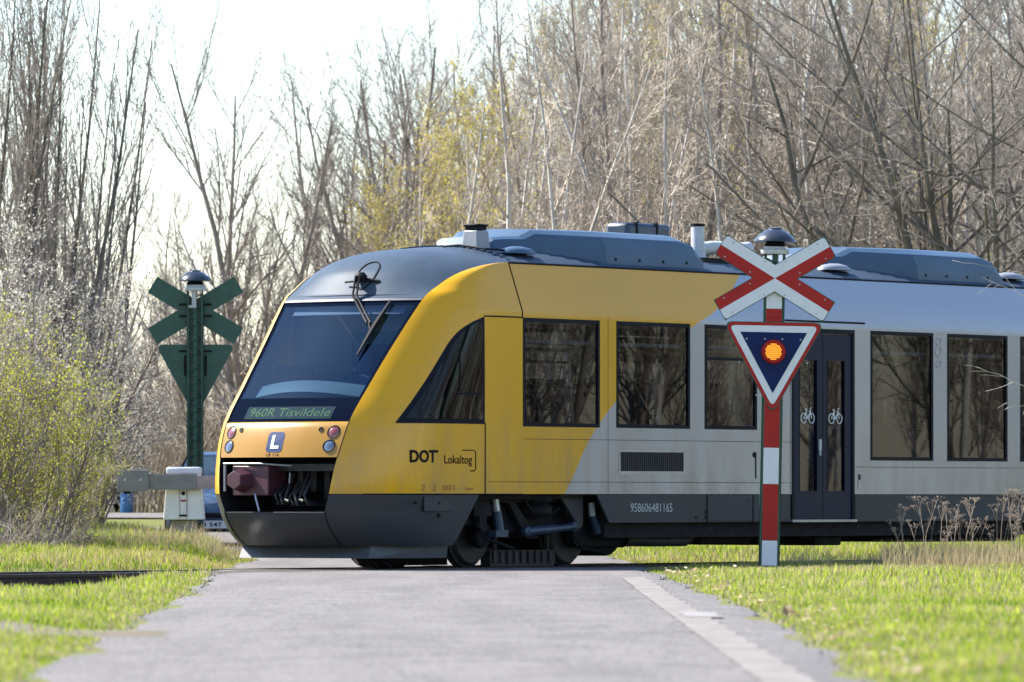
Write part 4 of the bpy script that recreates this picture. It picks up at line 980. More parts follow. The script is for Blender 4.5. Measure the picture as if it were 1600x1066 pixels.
for sx in (-1, 1):
    b = MB(); b.add([(sx*.835,1.42,.96),(sx*.645,1.76,1.38),(sx*.625,2.1,1.44),(sx*.62,2.25,1.44),(sx*.835,2.25,.97)], [(0,1,2,3,4)]); b.add([(sx*.835,2.32,.97),(sx*.625,2.32,1.44),(sx*.625,2.95,1.42),(sx*.80,3.4,1.0)], [(0,1,2,3)]); b.build('side_window', M['carglass'], car, smooth=0)
    b = MB(); b.lathe([(.02,-.02),(.11,-.015),(.12,.02),(.10,.05)], (sx*.58,.07,.60), 'y', 20); b.build('headlight', M['clearlens'], car)
    b = MB(); b.box((sx*.80,1.25,.95), (sx*1.0,1.33,1.07)); b.build('mirror', M['carblue'], car, bevel=.03)
    for y in (.72, 3.0):
        w = MB(); w.lathe([(.16,-.1),(.29,-.1),(.305,-.07),(.305,.07),(.29,.1),(.16,.1)], (sx*.76,y,.305), 'x', 24); w = w.build('wheel', M['tyre'], car); c_ = MB(); c_.lathe([(.19,-.105),(.19,.105)], (sx*.76,y,.305), 'x', 16); c_.build('rim', M['galv'], w)
b = MB(); b.box((-.6,-.012,.44), (.6,.05,.52)); b.box((-.5,.005,.22), (.5,.09,.33)); b.build('grille', M['black'], car, bevel=.01)
b = MB(); b.box((-.255,-.03,.28), (.255,-.012,.40)); pl_ = b.build('number_plate', M['signwhite'], car, smooth=0)
v, f = text_geo('3 547', .02); b = MB(); b.add([(-.22+.30*a, -.034, .305+.07*c0) for a, c0 in v], f); b.build('plate_number', M['decal'], pl_, smooth=0)
for sx in (-1, 1):
    b = MB(); b.tube([(sx*.3,1.03,.965), (sx*.05,1.12,1.02)], .012, 5); b.build('wiper', M['black'], car)

# ------------------------------------------------------------------ small blue drum on the far verge
bz = lambda x, y: float(ground_z(x, y))
p = at(198, 798, 126); b = MB(); b.lathe([(.11,0),(.125,.03),(.125,.17),(.13,.19),(.125,.21),(.125,.40),(.10,.45),(.05,.47)], (0,0,0), 'z', 20)
dz = bz(p.x, 126)
dr = thing('plastic_drum', 'small upright blue plastic drum standing on the verge under the counterweight end', 'drum', (p.x, 126, dz)); b.build('drum_body', mat('blue_plastic', (.05,.16,.38), .4), dr)
b = MB(); b.lathe([(.05,.46),(.05,.50),(.02,.505)], (.0,0,0), 'z', 12); b.build('drum_cap', M['black'], dr)
# ------------------------------------------------------------------ plants
def tubes(groups, n):
    """groups: list of (P (m,k,3), R (m,k)); returns verts, quads"""
    V, Q, off = [], [], 0
    for P_, R_ in groups:
        m, k, _ = P_.shape
        if m == 0: continue
        T = np.gradient(P_, axis=1); T /= np.linalg.norm(T, axis=2, keepdims=True)+1e-9
        ref = np.zeros_like(T); ref[..., 0] = 1; ref[np.abs(T[..., 0]) > .8] = (0, 1, 0)
        A = np.cross(T, ref); A /= np.linalg.norm(A, axis=2, keepdims=True)+1e-9; B = np.cross(T, A)
        w = np.arange(n)*2*np.pi/n
        ring = P_[:, :, None, :]+R_[:, :, None, None]*(A[:, :, None, :]*np.cos(w)[None, None, :, None]+B[:, :, None, :]*np.sin(w)[None, None, :, None])
        V.append(ring.reshape(-1, 3))
        idx = off+np.arange(m*k*n).reshape(m, k, n); a = idx[:, :-1, :]; c0 = idx[:, 1:, :]
        Q.append(np.stack([a, np.roll(a, -1, 2), np.roll(c0, -1, 2), c0], -1).reshape(-1, 4)); off += m*k*n
    return np.concatenate(V), np.concatenate(Q)
def mesh_np(name, V, Fs, mats, tint=None, smooth=True, midx=None):
    me = bpy.data.meshes.new(name); nv = len(V); k = Fs.shape[1]; nf = len(Fs)
    me.vertices.add(nv); me.vertices.foreach_set('co', V.astype(np.float32).ravel())
    me.loops.add(nf*k); me.loops.foreach_set('vertex_index', Fs.astype(np.int32).ravel())
    me.polygons.add(nf); me.polygons.foreach_set('loop_start', (np.arange(nf)*k).astype(np.int32)); me.polygons.foreach_set('loop_total', np.full(nf, k, np.int32))
    for m in (mats if isinstance(mats, (list, tuple)) else [mats]): me.materials.append(m)
    if smooth: me.polygons.foreach_set('use_smooth', np.ones(nf, bool))
    if tint is not None:
        a = me.attributes.new('tint', 'FLOAT', 'POINT'); a.data.foreach_set('value', tint.astype(np.float32))
    me.update(calc_edges=True); me.validate(); return me
def obj_of(name, me, parent=None):
    o = bpy.data.objects.new(name, me); COL.objects.link(o)
    if parent is not None: o.parent = parent
    return o
def unit(v): return v/(np.linalg.norm(v, axis=-1, keepdims=True)+1e-9)
def grow(rg, S0, D0, L0, r0, k, wander, trop, taper=.25):
    m = len(S0); P_ = np.zeros((m, k, 3)); P_[:, 0] = S0; d = D0.copy(); Rr = r0[:, None]*np.linspace(1, taper, k)[None]
    for i in range(1, k):
        d = unit(d+rg.normal(0, wander, (m, 3))+np.array([0, 0, 1.0])*trop)
        P_[:, i] = P_[:, i-1]+d*(L0/(k-1))[:, None]
    return P_, Rr
def children(rg, P_, Rr, L0, num, t0, t1, ang, ratio, shape, rr, jit=.25):
    m, k, _ = P_.shape; t = (np.arange(num)[None]+rg.random((m, num)))/num; t = t0+(t1-t0)*t
    x = t*(k-1); i = np.minimum(x.astype(int), k-2); f = (x-i)[..., None]; r_ = np.arange(m)[:, None]
    S = P_[r_, i]*(1-f)+P_[r_, i+1]*f; T = unit(P_[r_, i+1]-P_[r_, i]); rad = Rr[r_, i]
    q = unit(np.cross(T, rg.normal(0, 1, T.shape))); a = ang*(1+rg.normal(0, jit, (m, num)))[..., None]
    Dn = unit(T*np.cos(a)+q*np.sin(a)); L = L0[:, None]*ratio*(1-shape*t)*(1+rg.normal(0, .2, (m, num)))
    return S.reshape(-1, 3), Dn.reshape(-1, 3), np.clip(L, .05, 99).ravel(), np.minimum(rad.ravel()*rr, rad.ravel())
M['bark'] = mat('grey_brown_bark', (.17,.14,.115), .9, scale=3, col2=(.33,.285,.24), stretch=(1,1,.35), bump=.3, bscale=20, spec=.1)
M['birch'] = mat('pale_birch_bark', (.30,.27,.24), .85, scale=2.2, col2=(.62,.58,.53), stretch=(1,1,.8), spec=.15)
M['darkbark'] = mat('dark_mossy_bark', (.085,.072,.058), .9, scale=3, col2=(.20,.175,.14), stretch=(1,1,.4), bump=.4, bscale=20, spec=.1)
M['twig'] = mat('bare_twig', (.31,.258,.205), .85, scale=1.2, col2=(.56,.482,.40), spec=.1)
M['darktwig'] = mat('dark_twig', (.18,.154,.13), .85, scale=1.2, col2=(.38,.33,.285), spec=.1)
M['yleaf'] = leafmat('young_yellow_leaf', (.36,.31,.06), (.56,.48,.14), attr=False)
M['gleaf'] = leafmat('young_green_leaf', (.30,.33,.03), (.52,.50,.08), attr=False)
M['blossom'] = leafmat('pale_blossom', (.60,.55,.44), (.80,.76,.66), attr=False, trans=.3)
M['ever'] = leafmat('dark_evergreen', (.012,.035,.018), (.03,.06,.03), attr=False, trans=.15)
def leaves(rg, P_, num, size, spread):
    m, k, _ = P_.shape; N = m*num; t = rg.random(N)*(k-1); pi = np.repeat(np.arange(m), num); i = np.minimum(t.astype(int), k-2); f = (t-i)[:, None]
    c0 = P_[pi, i]*(1-f)+P_[pi, i+1]*f+rg.normal(0, spread, (N, 3))
    a = unit(rg.normal(0, 1, (N, 3))); b_ = unit(np.cross(a, rg.normal(0, 1, (N, 3)))); s = size*(.6+.8*rg.random(N))[:, None]
    V = np.stack([c0-a*s, c0+b_*s*.55, c0+a*s, c0-b_*s*.55], 1).reshape(-1, 3)
    return V, np.arange(N*4).reshape(-1, 4)
def build_tree(seed, spec):
    """returns [(part name, mesh)] for one plant kind"""
    rg = np.random.default_rng(seed); n0 = spec.get('stems', 1); H = spec['H']
    ang = spec.get('fan', .04)*np.sqrt(rg.random(n0)); az_ = rg.random(n0)*2*np.pi+np.arange(n0)*2.4
    D0 = np.stack([np.sin(ang)*np.cos(az_), np.sin(ang)*np.sin(az_), np.cos(ang)], 1); D0 = unit(D0+np.array(spec.get('lean', (0,0,0))))
    S0 = np.stack([np.cos(az_), np.sin(az_), np.zeros(n0)], 1)*spec.get('foot', .0)*(rg.random(n0)[:, None]); S0[:, 2] = -.15
    L = H*(spec.get('hmin', .85)+(1-spec.get('hmin', .85))*rg.random(n0)); r = np.full(n0, spec['r'])*(.7+.5*rg.random(n0))
    P0, R0 = grow(rg, S0, D0, L, r, 9, spec.get('w0', .035), spec.get('trop0', .02), .18)
    lv = [(P0, R0, L)]
    for (num, t0, t1, a, ratio, shape, rr, k, wn_, tr) in spec['lv']:
        Pp, Rp, Lp = lv[-1]
        S, Dn, Ln, rn = children(rg, Pp, Rp, Lp, num, t0, t1, a, ratio, shape, rr)
        rn = np.maximum(rn, spec.get('rmin', .006)); Pn, Rn = grow(rg, S, Dn, Ln, rn, k, wn_, tr, .35)
        lv.append((Pn, np.maximum(Rn, spec.get('rmin', .006)*.75), Ln))
    nt_ = spec.get('trunk_levels', 1); out = []
    V, Q = tubes([(a, c0) for a, c0, _ in lv[:nt_]], 6); out.append(('trunk', mesh_np('trunk', V, Q, spec['bark'])))
    V, Q = tubes([(a, c0) for a, c0, _ in lv[nt_:]], 3); out.append(('crown', mesh_np('crown', V, Q, spec['twig'])))
    if 'leaf' in spec:
        m_, num, size, sp_ = spec['leaf']; V, Q = leaves(rg, lv[-1][0], num, size, sp_); out.append(('foliage', mesh_np('foliage', V, Q, m_, smooth=False)))
    return out
#        num  t0   t1  angle ratio shape rr  segs wander trop
birch = dict(H=11, r=.085, bark=M['birch'], twig=M['twig'], rmin=.0044, lv=[(30,.22,.98,.48,.20,.5,.40,6,.06,.12),(8,.15,1,.5,.45,.35,.6,4,.08,.08),(6,.1,1,.55,.45,.2,.8,3,.10,.05)])
alder = dict(H=10, r=.10, bark=M['bark'], twig=M['darktwig'], rmin=.0044, w0=.05, lv=[(24,.18,.97,.58,.28,.6,.42,6,.07,.12),(8,.12,1,.58,.45,.3,.6,4,.09,.07),(5,.1,1,.6,.42,.2,.8,3,.12,.04)])
ydr = dict(birch, H=9, leaf=(M['yleaf'], 4, .028, .05), lv=[(30,.06,.98,.6,.24,.5,.5,6,.10,.12),(8,.15,1,.6,.45,.3,.6,4,.12,.08),(5,.1,1,.6,.4,.2,.8,3,.14,.04)])
hint = dict(birch, H=10, leaf=(M['yleaf'], 2, .020, .04))
vase = dict(H=9.2, r=.055, stems=13, fan=.26, foot=.5, hmin=.72, bark=M['darkbark'], twig=M['darktwig'], rmin=.0044, w0=.022, trop0=.03, lv=[(13,.2,.97,.34,.22,.4,.45,6,.05,.12),(6,.15,1,.4,.42,.3,.6,4,.07,.09),(4,.1,1,.5,.42,.2,.8,3,.10,.05)])
round_ = dict(H=8.3, r=.078, stems=3, fan=.22, foot=.3, bark=M['bark'], twig=M['darktwig'], rmin=.0044, w0=.05, lv=[(17,.15,.97,.55,.34,.5,.45,6,.07,.12),(8,.15,1,.55,.45,.3,.6,4,.09,.07),(6,.1,1,.6,.42,.2,.8,3,.12,.04)])
oak = dict(H=9.5, r=.115, stems=4, fan=.30, foot=.6, hmin=.75, bark=M['darkbark'], twig=M['darktwig'], rmin=.0046, w0=.06, trop0=.035, trunk_levels=2, lean=(-.16,0,0),
           lv=[(9,.16,.92,.95,.60,.35,.5,8,.08,.04),(8,.2,1,.60,.34,.3,.45,6,.07,.05),(6,.15,1,.6,.42,.3,.6,4,.09,.04),(3,.1,1,.6,.45,.2,.8,3,.12,.03)])
willow = dict(H=3.3, r=.020, stems=18, fan=.55, foot=.6, hmin=.55, bark=M['bark'], twig=M['darktwig'], rmin=.004, w0=.05, trop0=.05, leaf=(M['gleaf'], 5, .019, .03), lv=[(13,.15,.98,.6,.28,.3,.6,5,.10,.08),(6,.15,1,.65,.42,.3,.7,3,.16,.04)])
thorn = dict(H=4.4, r=.03, stems=16, fan=.6, foot=.6, hmin=.6, bark=M['bark'], twig=M['darktwig'], rmin=.0044, w0=.06, trop0=.03, leaf=(M['blossom'], 5, .020, .035), lv=[(16,.2,.98,.8,.28,.3,.6,5,.12,.05),(6,.15,1,.8,.4,.3,.7,3,.2,.02)])
bare = dict(H=2.8, r=.018, stems=26, fan=.6, foot=.7, hmin=.4, bark=M['twig'], twig=M['twig'], rmin=.005, w0=.05, trop0=.04, lv=[(11,.15,.98,.6,.32,.3,.7,5,.09,.05),(5,.15,1,.6,.42,.3,.8,3,.12,.02)])
bramble = dict(H=1.2, r=.009, stems=90, fan=1.25, foot=.9, hmin=.3, bark=M['darktwig'], twig=M['darktwig'], rmin=.0045, w0=.22, trop0=-.02, lv=[(8,.1,1,.9,.35,.2,.8,4,.25,-.02)])
conifer = dict(H=1.0, r=.03, stems=3, fan=.2, foot=.2, bark=M['darkbark'], twig=M['ever'], rmin=.006, leaf=(M['ever'], 8, .03, .03), lv=[(30,.05,1,.9,.35,.6,.5,4,.1,.0),(6,.2,1,.7,.4,.3,.7,3,.1,0)])
KIND = {}
def plant(kind, nm, seed, spec, label, cat, group):
    """first use builds the meshes, later uses copy the thing and its parts"""
    KIND[kind] = dict(nm=nm, parts=build_tree(seed, spec), label=label, cat=cat, group=group)
plant('birch1', 'birch_tree', 11, birch, 'tall thin bare birch with pale trunk in the wood behind the railcar', 'tree', 'bare birches in the wood behind the railcar')
plant('birch2', 'birch_tree', 12, dict(birch, w0=.06, H=12), 'tall thin bare birch with pale trunk in the wood behind the railcar', 'tree', 'bare birches in the wood behind the railcar')
plant('alder1', 'alder_tree', 13, alder, 'grey barked bare alder with fine twigs in the wood behind the railcar', 'tree', 'bare alders in the wood behind the railcar')
plant('alder2', 'alder_tree', 14, dict(alder, stems=2, fan=.12, foot=.3, H=11), 'grey barked bare alder with fine twigs in the wood behind the railcar', 'tree', 'bare alders in the wood behind the railcar')
plant('hint', 'birch_tree', 15, hint, 'slender birch dotted with a few first yellow leaves in the wood', 'tree', 'birches just coming into leaf')
plant('yellow', 'birch_tree', 16, ydr, 'slender tree in bright yellow young leaf above the cab roof', 'tree', 'yellow leafed trees above the cab')
plant('vase', 'willow_tree', 17, vase, 'tall bare tree of many upright dark stems at the left edge', 'tree', 'upright many stemmed trees at the left')
plant('round', 'bare_tree', 18, round_, 'bare round crowned tree against white sky left of the cab', 'tree', 'bare round crowned trees against the sky')
plant('round2', 'bare_tree', 19, dict(round_, stems=4, fan=.3, H=8), 'bare round crowned tree against white sky left of the cab', 'tree', 'bare round crowned trees against the sky')
plant('oak', 'oak_tree', 20, oak, 'large dark bare tree with long arching boughs above the rear of the railcar', 'tree', None)
plant('oak2', 'oak_tree', 21, dict(oak, lean=(.05,0,0), stems=4), 'large dark bare tree with mossy trunks at the right edge', 'tree', None)
plant('willow', 'willow_shrub', 22, willow, 'shrub with small yellow green leaves beside the track on the left', 'shrub', 'leafing shrubs on the left')
plant('thorn', 'blackthorn_shrub', 23, thorn, 'tall shrub in pale pinkish white blossom behind the leafing shrub', 'shrub', 'blossoming shrubs on the left')
plant('bare', 'bare_shrub', 24, bare, 'low leafless brown shrub at the foot of the wood', 'shrub', 'leafless shrubs at the foot of the wood')
plant('bramble', 'bramble_bush', 25, bramble, 'dense tangle of dry grey bramble stems under the leafing shrub', 'shrub', 'dry brambles under the leafing shrub')
plant('conifer', 'evergreen_shrub', 26, conifer, 'small dark green evergreen shrub beside the blue drum on the far verge', 'shrub', None)
def put(kind, X, Y, rz=0, sc=1.0, label=None, zs=None, zoff=0):
    k = KIND[kind]; o = thing(k['nm'], label or k['label'], k['cat'], (X, Y, float(ground_z(X, Y))+zoff), rz, k['group'])
    o.scale = (sc, sc, sc*(zs or 1))
    for nm, me in k['parts']: obj_of(nm, me, o)
    return o
def putpx(kind, x, D, rz=0, sc=1.0, **kw): return put(kind, (x-800)/F*D, D, rz, sc, **kw)
rt = random.Random(5)
# left: upright stems
for x, D, rz, sc in ((35,101,0,1.02),(112,103,2.1,1.0),(-40,100,4.0,1.05)): putpx('vase', x, D, rz, sc)
putpx('round', 150, 108, 1.0, .78, label='slim dark bare tree leaning right at the edge of the left upright group')
# round trees against the sky
for x, D, k, rz, sc in ((400,121,'round',.3,1.08),(335,126,'round2',2,.80),(455,130,'round',3.7,.80),(500,126,'round2',5,.66),(285,131,'round2',1.1,.62),(222,128,'round',2.6,.50),(560,122,'round',4.4,1.0),(605,130,'round2',2.9,1.18),(650,126,'round',2.2,1.15)):
    putpx(k, x, D, rz, sc)
# yellow trees
for x, D, rz, sc in ((640,117,0,.72),(668,119,1.3,.84),(690,116,3,.93),(720,120,4.4,.90),(752,122,5.5,.72),(620,121,2.2,.52)): putpx('yellow', x, D, rz, sc)
# mid wood, then the dense right wood in layers
n = 0
for D, x0, x1, num in ((112,790,1640,13),(118,700,1680,15),(126,520,1720,17),(135,520,1740,17),(146,540,1760,17)):
    for i in range(num):
        x = x0+(x1-x0)*(i+rt.random())/num; k = rt.choice(['birch1','birch2','alder1','alder2','birch1','hint','birch2','alder1'])
        top = np.interp(x, [500,620,760,860,960,1700], [7.0,8.2,8.6,10.5,12.5,13.5])
        H0 = {'birch1':11,'birch2':12,'alder1':10,'alder2':11,'hint':10}[k]
        putpx(k, x, D+rt.uniform(-3,3), rt.random()*6.28, top/H0*rt.uniform(.86,1.12)*(D/120)**.8)
# thin bright birches behind the rear roof
slim = dict(H=8.0, r=.05, bark=M['birch'], twig=M['twig'], rmin=.005, w0=.05, lv=[(20,.3,.98,.6,.16,.4,.5,5,.09,.08),(6,.15,1,.6,.45,.3,.6,4,.12,.05),(4,.1,1,.6,.45,.2,.8,3,.12,.02)])
plant('slim', 'young_birch', 51, slim, 'slim young birch with a bright white stem just behind the railcar roof', 'tree', 'slim white stemmed birches behind the roof')
plant('slim2', 'young_birch', 52, dict(slim, w0=.09, H=7), 'slim young birch with a bright white stem just behind the railcar roof', 'tree', 'slim white stemmed birches behind the roof')
for x in (770,805,835,858,880,905,930,955,985,1005,1030,1042,1085,1102,1140,1168,1200,1216,1230,1247,1262,1290,1320,1395): putpx(rt.choice(['slim','slim2']), x+rt.uniform(-8,8), 106+rt.uniform(-2,3), rt.random()*6, .85+rt.random()*.7)
# big dark trees on the right
putpx('oak', 1478, 104, 0.2, 1.02); putpx('oak', 1530, 106, 1.4, .92, label='dark bare tree with several trunks behind the second roof fairing')
putpx('oak2', 1580, 103, 2.2, 1.0); putpx('oak2', 1660, 105, 4, 1.0, label='large dark bare tree just outside the right edge, boughs reaching in')
# shrubs at the foot of the wood
for i in range(46):
    x = -60+1760*(i+rt.random())/46; D = rt.choice([108,113,120,128])+rt.uniform(-2,2)
    if -8 < (x-800)/F*D+0 < -2 and D < 114 and x < 420: D = 128
    if x < 430 and D < 126: D = 127+rt.uniform(0,8)
    putpx('bare', x, D, rt.random()*6.28, rt.uniform(.7,1.25))
# left shrubs beside the track
for x, D, rz, sc in ((0,84.5,0,.95),(70,86.5,1.5,.95),(-70,84,3,1.05),(105,88.5,4.1,.5)): putpx('willow', x, D, rz, sc)
for x, D, rz, sc in ((10,97,0,1.08),(72,98,1.2,1.05),(112,104,2.6,.80),(-50,96,4,1.05)): putpx('thorn', x, D, rz, sc)
for x, D, rz, sc in ((0,83,0,.7),(50,83.5,1.5,.6),(95,85,3,.5),(-40,82,4,.8),(125,87,5,.4)): putpx('bramble', x, D, rz, sc)
putpx('conifer', 178, 127, 0, .85)
# birches along the line to the right, outside the frame: the side windows mirror them
for i in range(44):
    X = 11+rt.random()*40; Y = 74+.30*X+rt.uniform(-4,15)
    if perp(X, Y) > -4.5: Y -= 14
    put(rt.choice(['birch1','birch2','round','alder2','round2','birch1']), X, Y, rt.random()*6.28, rt.uniform(.6,1.1), label='tall bare tree beside the line beyond the right edge')['group'] = 'trees along the line beyond the right edge'
# far wood: one mass of trunks and twigs
rg = np.random.default_rng(31); G3 = []; G5 = []
def mass(num, D0, D1, x0, x1, h0, h1, r, hw=None):
    x = x0+(x1-x0)*rg.random(num); D = D0+(D1-D0)*rg.random(num); X = (x-800)/F*D
    S = np.stack([X, D, ground_z(X, D)-.1], 1); h = (h0+(h1-h0)*rg.random(num))*(np.interp(x, [-300,120,200,330,480,600,800,2000], [.9,.75,.45,.45,.50,.85,1.15,1.4]))
    Dn = unit(np.stack([rg.normal(0,.06,num), rg.normal(0,.06,num), np.ones(num)], 1)); return grow(rg, S, Dn, h, np.full(num, r)*(.5+rg.random(num)), 7, .05, .03, .25)+(h,)
Pt, Rt, Lt = mass(260, 150, 215, -260, 2100, 6.5, 10.5, .07); G5.append((Pt, Rt))
S, Dn, Ln, rn = children(rg, Pt, Rt, Lt, 22, .1, .98, .75, .24, .4, .5); Pb, Rb = grow(rg, S, Dn, Ln, np.maximum(rn*.6, .011), 5, .12, .08, .4); G3.append((Pb, np.maximum(Rb, .008)))
S, Dn, Ln, rn = children(rg, Pb, Rb, Ln, 5, .15, 1, .7, .5, .3, .8); Pb2, Rb2 = grow(rg, S, Dn, Ln, np.full(len(S), .011), 3, .15, .04, .6); G3.append((Pb2, Rb2))
V5, Q5 = tubes(G5, 5); V3, Q3 = tubes(G3, 3)
fw = thing('far_wood', 'distant mass of bare trees filling the gaps between the nearer trunks', 'wood', (0,0,0)); fw['kind'] = 'stuff'
bpy.data.objects.remove(fw)
o = obj_of('far_wood', mesh_np('far_wood', np.concatenate([V5, V3]), np.concatenate([Q5, Q3+len(V5)]), M['twig'])); tag(o, 'distant mass of bare trees filling the gaps between the nearer trunks', 'wood', kind='stuff')
# low brush on the floor of the wood
Pt, Rt, Lt = mass(5200, 106, 150, -120, 1750, .9, 3.0, .012)
keep = ~((Pt[:, 0, 1] < 127) & (Pt[:, 0, 0] < 1.5)); Pt, Rt, Lt = Pt[keep], Rt[keep], Lt[keep]
S, Dn, Ln, rn = children(rg, Pt, Rt, Lt, 7, .2, 1, .7, .35, .3, .8); Pb, Rb = grow(rg, S, Dn, Ln, np.full(len(S), .007), 4, .2, .04, .6)
V3, Q3 = tubes([(Pt, np.maximum(Rt, .006)), (Pb, Rb)], 3)
tag(obj_of('undergrowth', mesh_np('undergrowth', V3, Q3, M['twig'])), 'brown leafless undergrowth on the floor of the wood', 'undergrowth', kind='stuff')

# ------------------------------------------------------------------ grass
M['grass'] = leafmat('spring_grass', (.085,.185,.012), (.50,.55,.06), trans=.5)
M['drygrass'] = leafmat('dry_grass', (.30,.23,.12), (.50,.42,.26), trans=.35)
rg = np.random.default_rng(3)
def blades(X, Y, h, w, lean=.5):
    N = len(X); z = ground_z(X, Y); a = rg.random(N)*2*np.pi; l = lean*rg.random(N)*h; b_ = rg.random(N)*2*np.pi
    ux, uy = np.cos(a)*w, np.sin(a)*w; lx, ly = np.cos(b_)*l, np.sin(b_)*l
    B = np.stack([X, Y, z-.02], 1); s = np.stack([ux, uy, np.zeros(N)], 1)
    m1 = B+np.stack([lx*.3, ly*.3, h*.55+.02], 1); m2 = B+np.stack([lx, ly, h+.02], 1)
    V = np.stack([B-s, B+s, m1+s*.75, m1-s*.75, m2+s*.12, m2-s*.12], 1).reshape(-1, 3); i = np.arange(N)[:, None]*6
    Q = np.concatenate([i+np.array([0,1,2,3]), i+np.array([3,2,4,5])]); return V, Q
def path_y(X): return 40.6+(-2.3-X)*.55
def field(N, Y0, Y1, mx):
    Y = Y0+(Y1-Y0)*rg.random(N); hwid = .0777*Y+mx; X = (2*rg.random(N)-1)*hwid; return X, Y
Gv, Gq, Gt, Dv, Dq, Dt = [], [], [], [], [], []
for (N, Y0, Y1, mx, hm) in ((400000,27,52,1.8,.044),(430000,50,86,2.0,.052),(340000,72,120,1.8,.072)):
    X, Y = field(N, Y0, Y1, mx); p = perp(X, Y); pr = rg.random(N)
    edge = np.maximum(road_l(Y)-X, X-road_r(Y)); nz = wav(X, Y, 2.1, .5)*.5+wav(X, Y, .8, 2)*.5; fine = wav(X, Y, 6.5, 3.1)
    ok = (edge > -.05+.30*np.abs(wav(X, Y, 3.3, 2.2))*rg.random(N)) & ~((np.abs(p) < 1.05) & (pr > .12)) & ~((np.abs(Y-119) < 3.2) & (X < -1))
    ok &= ~((X < -1.9) & (np.abs(Y-path_y(X)) < 1.3+.2*fine) & (pr > .10))
    ok &= (pr < .74+.34*fine) | (pr < .30)
    ok &= (p > 0) | (Y < 90)
    X, Y, p, nz, fine, edge = (q_[ok] for q_ in (X, Y, p, nz, fine, edge)); N = len(X)
    shadeband = sst(66,71,Y)*(X > 0)*(p < 0); near_e = np.clip(1-edge/.5, 0, 1)
    dryp = .26+.20*nz+.35*near_e*(rg.random(N) > .5)+.16*(p > 1)*(np.abs(p-2.8) < 1.3)+.22*(X > 2.5)*(Y > 66)*(p < 0)
    isd = rg.random(N) < dryp; h = hm*(.55+.9*rg.random(N))*(1+.55*nz+.40*fine)*(1-.5*near_e); h = h*(1-.55*shadeband); h = np.clip(h, .012, .25)
    w = .0028+.002*rg.random(N)+.00003*Y
    for sel, VV, QQ, TT, hk in ((~isd, Gv, Gq, Gt, 1.0), (isd, Dv, Dq, Dt, 1.05)):
        v, q_ = blades(X[sel], Y[sel], h[sel]*hk, w[sel]); QQ.append(q_+sum(len(a) for a in VV)); VV.append(v)
        TT.append(np.repeat(np.clip(.45+.3*nz[sel]+rg.normal(0,.26,sel.sum()), 0, 1), 6))
tag(obj_of('grass', mesh_np('grass', np.concatenate(Gv), np.concatenate(Gq), M['grass'], np.concatenate(Gt), smooth=False)), 'short bright spring grass on both verges and beyond the track', 'grass', kind='stuff')
# taller dry stalks round the barrier, the rail and the weed patch
for (x0, x1, D0, D1, N, hm) in ((180,345,83,91,900,.20),(60,260,72,80,700,.14),(1380,1640,76,80.5,2600,.22),(1230,1400,77,80,500,.13),(300,380,84,90,500,.18)):
    x = x0+(x1-x0)*rg.random(N); Y = D0+(D1-D0)*rg.random(N); X = (x-800)/F*Y; ok = np.abs(perp(X, Y)) > 1.2; X, Y = X[ok], Y[ok]; N = len(X)
    v, q_ = blades(X, Y, hm*(.5+rg.random(N)), np.full(N, .0035), .7); Dq.append(q_+sum(len(a) for a in Dv)); Dv.append(v); Dt.append(np.repeat(rg.random(N), 6))
tag(obj_of('dry_grass', mesh_np('dry_grass', np.concatenate(Dv), np.concatenate(Dq), M['drygrass'], np.concatenate(Dt), smooth=False)), 'dry straw coloured grass among the green on the verges', 'grass', kind='stuff')
# fallen leaves and bits of litter on the right verge edge
N = 420; Y = 30+45*rg.random(N); X = road_r(Y)+.05+np.abs(rg.normal(0,.45,N)); s = .014+.03*rg.random(N)**2; a = rg.random(N)*6.28
c_ = np.stack([X, Y, ground_z(X, Y)+.03+.03*rg.random(N)], 1); u_ = np.stack([np.cos(a), np.sin(a), rg.normal(0,.3,N)], 1)*s[:, None]; w_ = np.stack([-np.sin(a), np.cos(a), rg.normal(0,.3,N)], 1)*s[:, None]*.6
tag(obj_of('fallen_leaves', mesh_np('fallen_leaves', np.stack([c_-u_, c_+w_, c_+u_, c_-w_], 1).reshape(-1, 3), np.arange(N*4).reshape(-1, 4), leafmat('dead_leaf', (.22,.14,.08), (.55,.46,.36), attr=False, trans=.2, scale=3), smooth=False)), 'dead leaves lying along the right edge of the road', 'leaves', kind='stuff')
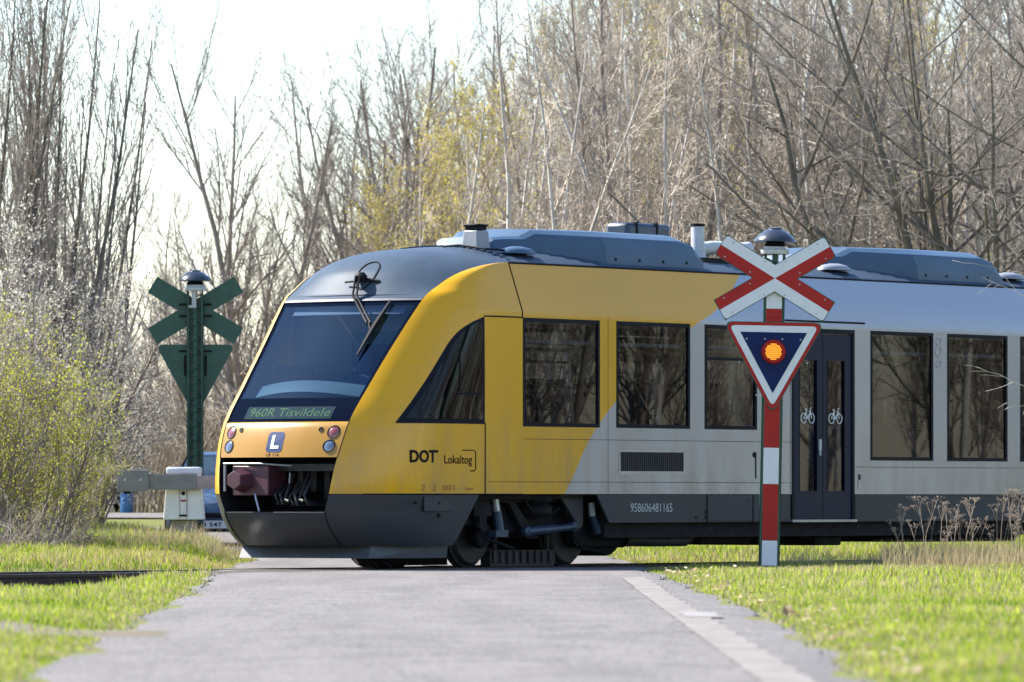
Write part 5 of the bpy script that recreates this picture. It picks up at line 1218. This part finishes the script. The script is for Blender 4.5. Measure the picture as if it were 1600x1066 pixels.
# ------------------------------------------------------------------ dead weeds with flat seed heads
M['stalk'] = mat('dead_stalk', (.17,.125,.095), .9, scale=6, col2=(.40,.33,.27), spec=.1)
def weed(seed):
    rr_ = np.random.default_rng(seed); b = MB(); hd = MB(); n = rr_.integers(2, 5)
    for i in range(n):
        h = .35+.55*rr_.random(); a = rr_.random()*6.28; l = .05+.16*rr_.random(); bx, by = rr_.normal(0,.04,2)
        pts = [(bx, by, -.03), (bx+math.cos(a)*l*.3, by+math.sin(a)*l*.3, h*.5), (bx+math.cos(a)*l, by+math.sin(a)*l, h)]
        b.tube(pts, [.0045,.004,.003], 4)
        tips = [Vector(pts[2])]; br0 = Vector(pts[1]).lerp(Vector(pts[2]), .45)
        for k in range(rr_.integers(1, 4)):
            e = br0+Vector((rr_.normal(0,.06), rr_.normal(0,.05), .10+.12*rr_.random())); b.tube([br0, e], .0028, 4); tips.append(e)
        for t in tips:
            rad = .022+.025*rr_.random()
            for k in range(9):
                e = t+Vector((rr_.normal(0,rad*.8), rr_.normal(0,rad*.8), .02+rr_.normal(0,.008))); b.tube([t-Vector((0,0,.02)), e], .0016, 3); hd.lathe([(.003,-.005),(.0075,0),(.003,.005)], e, 'z', 5)
    me1 = b.build('stem', M['stalk'], smooth=0); me2 = hd.build('seed_head', M['stalk'], smooth=0); return me1, me2
protos = []
for sd_ in range(5):
    a, c0 = weed(40+sd_); ms = (a.data, c0.data); bpy.data.objects.remove(a); bpy.data.objects.remove(c0); protos.append(ms)
for i, x in enumerate([1412,1440,1455,1476,1486,1497,1512,1530,1560,1572,1584,1592,1603]):
    D = 78.2+rt.uniform(-1.2,1.2)+(x-1500)*.004; X = (x-800)/F*D
    o = thing('dead_weed', 'dry brown weed with flat seed heads standing in the grass before the railcar', 'weed', (X, D, float(ground_z(X, D))), rt.random()*6.28, 'dead weeds on the right verge')
    s = rt.uniform(.8,1.2); o.scale = (s, s, s)
    for nm, me in zip(('stem','seed_head'), protos[i % 5]): obj_of(nm, me, o)
# thin bare twigs that hang into the picture at the right edge, from a sapling just outside it
sp = dict(H=4.6, r=.02, bark=M['birch'], twig=M['birch'], rmin=.004, w0=.05, lean=(-.06,0,0), lv=[(12,.25,.95,1.0,.22,.3,.5,6,.14,.0),(3,.3,1,.6,.4,.3,.7,4,.16,.0)])
plant('sapling', 'birch_sapling', 77, sp, 'thin bare sapling at the right edge with pale twigs crossing the railcar', 'sapling', None)
putpx('sapling', 1640, 70, .8, 1.0)
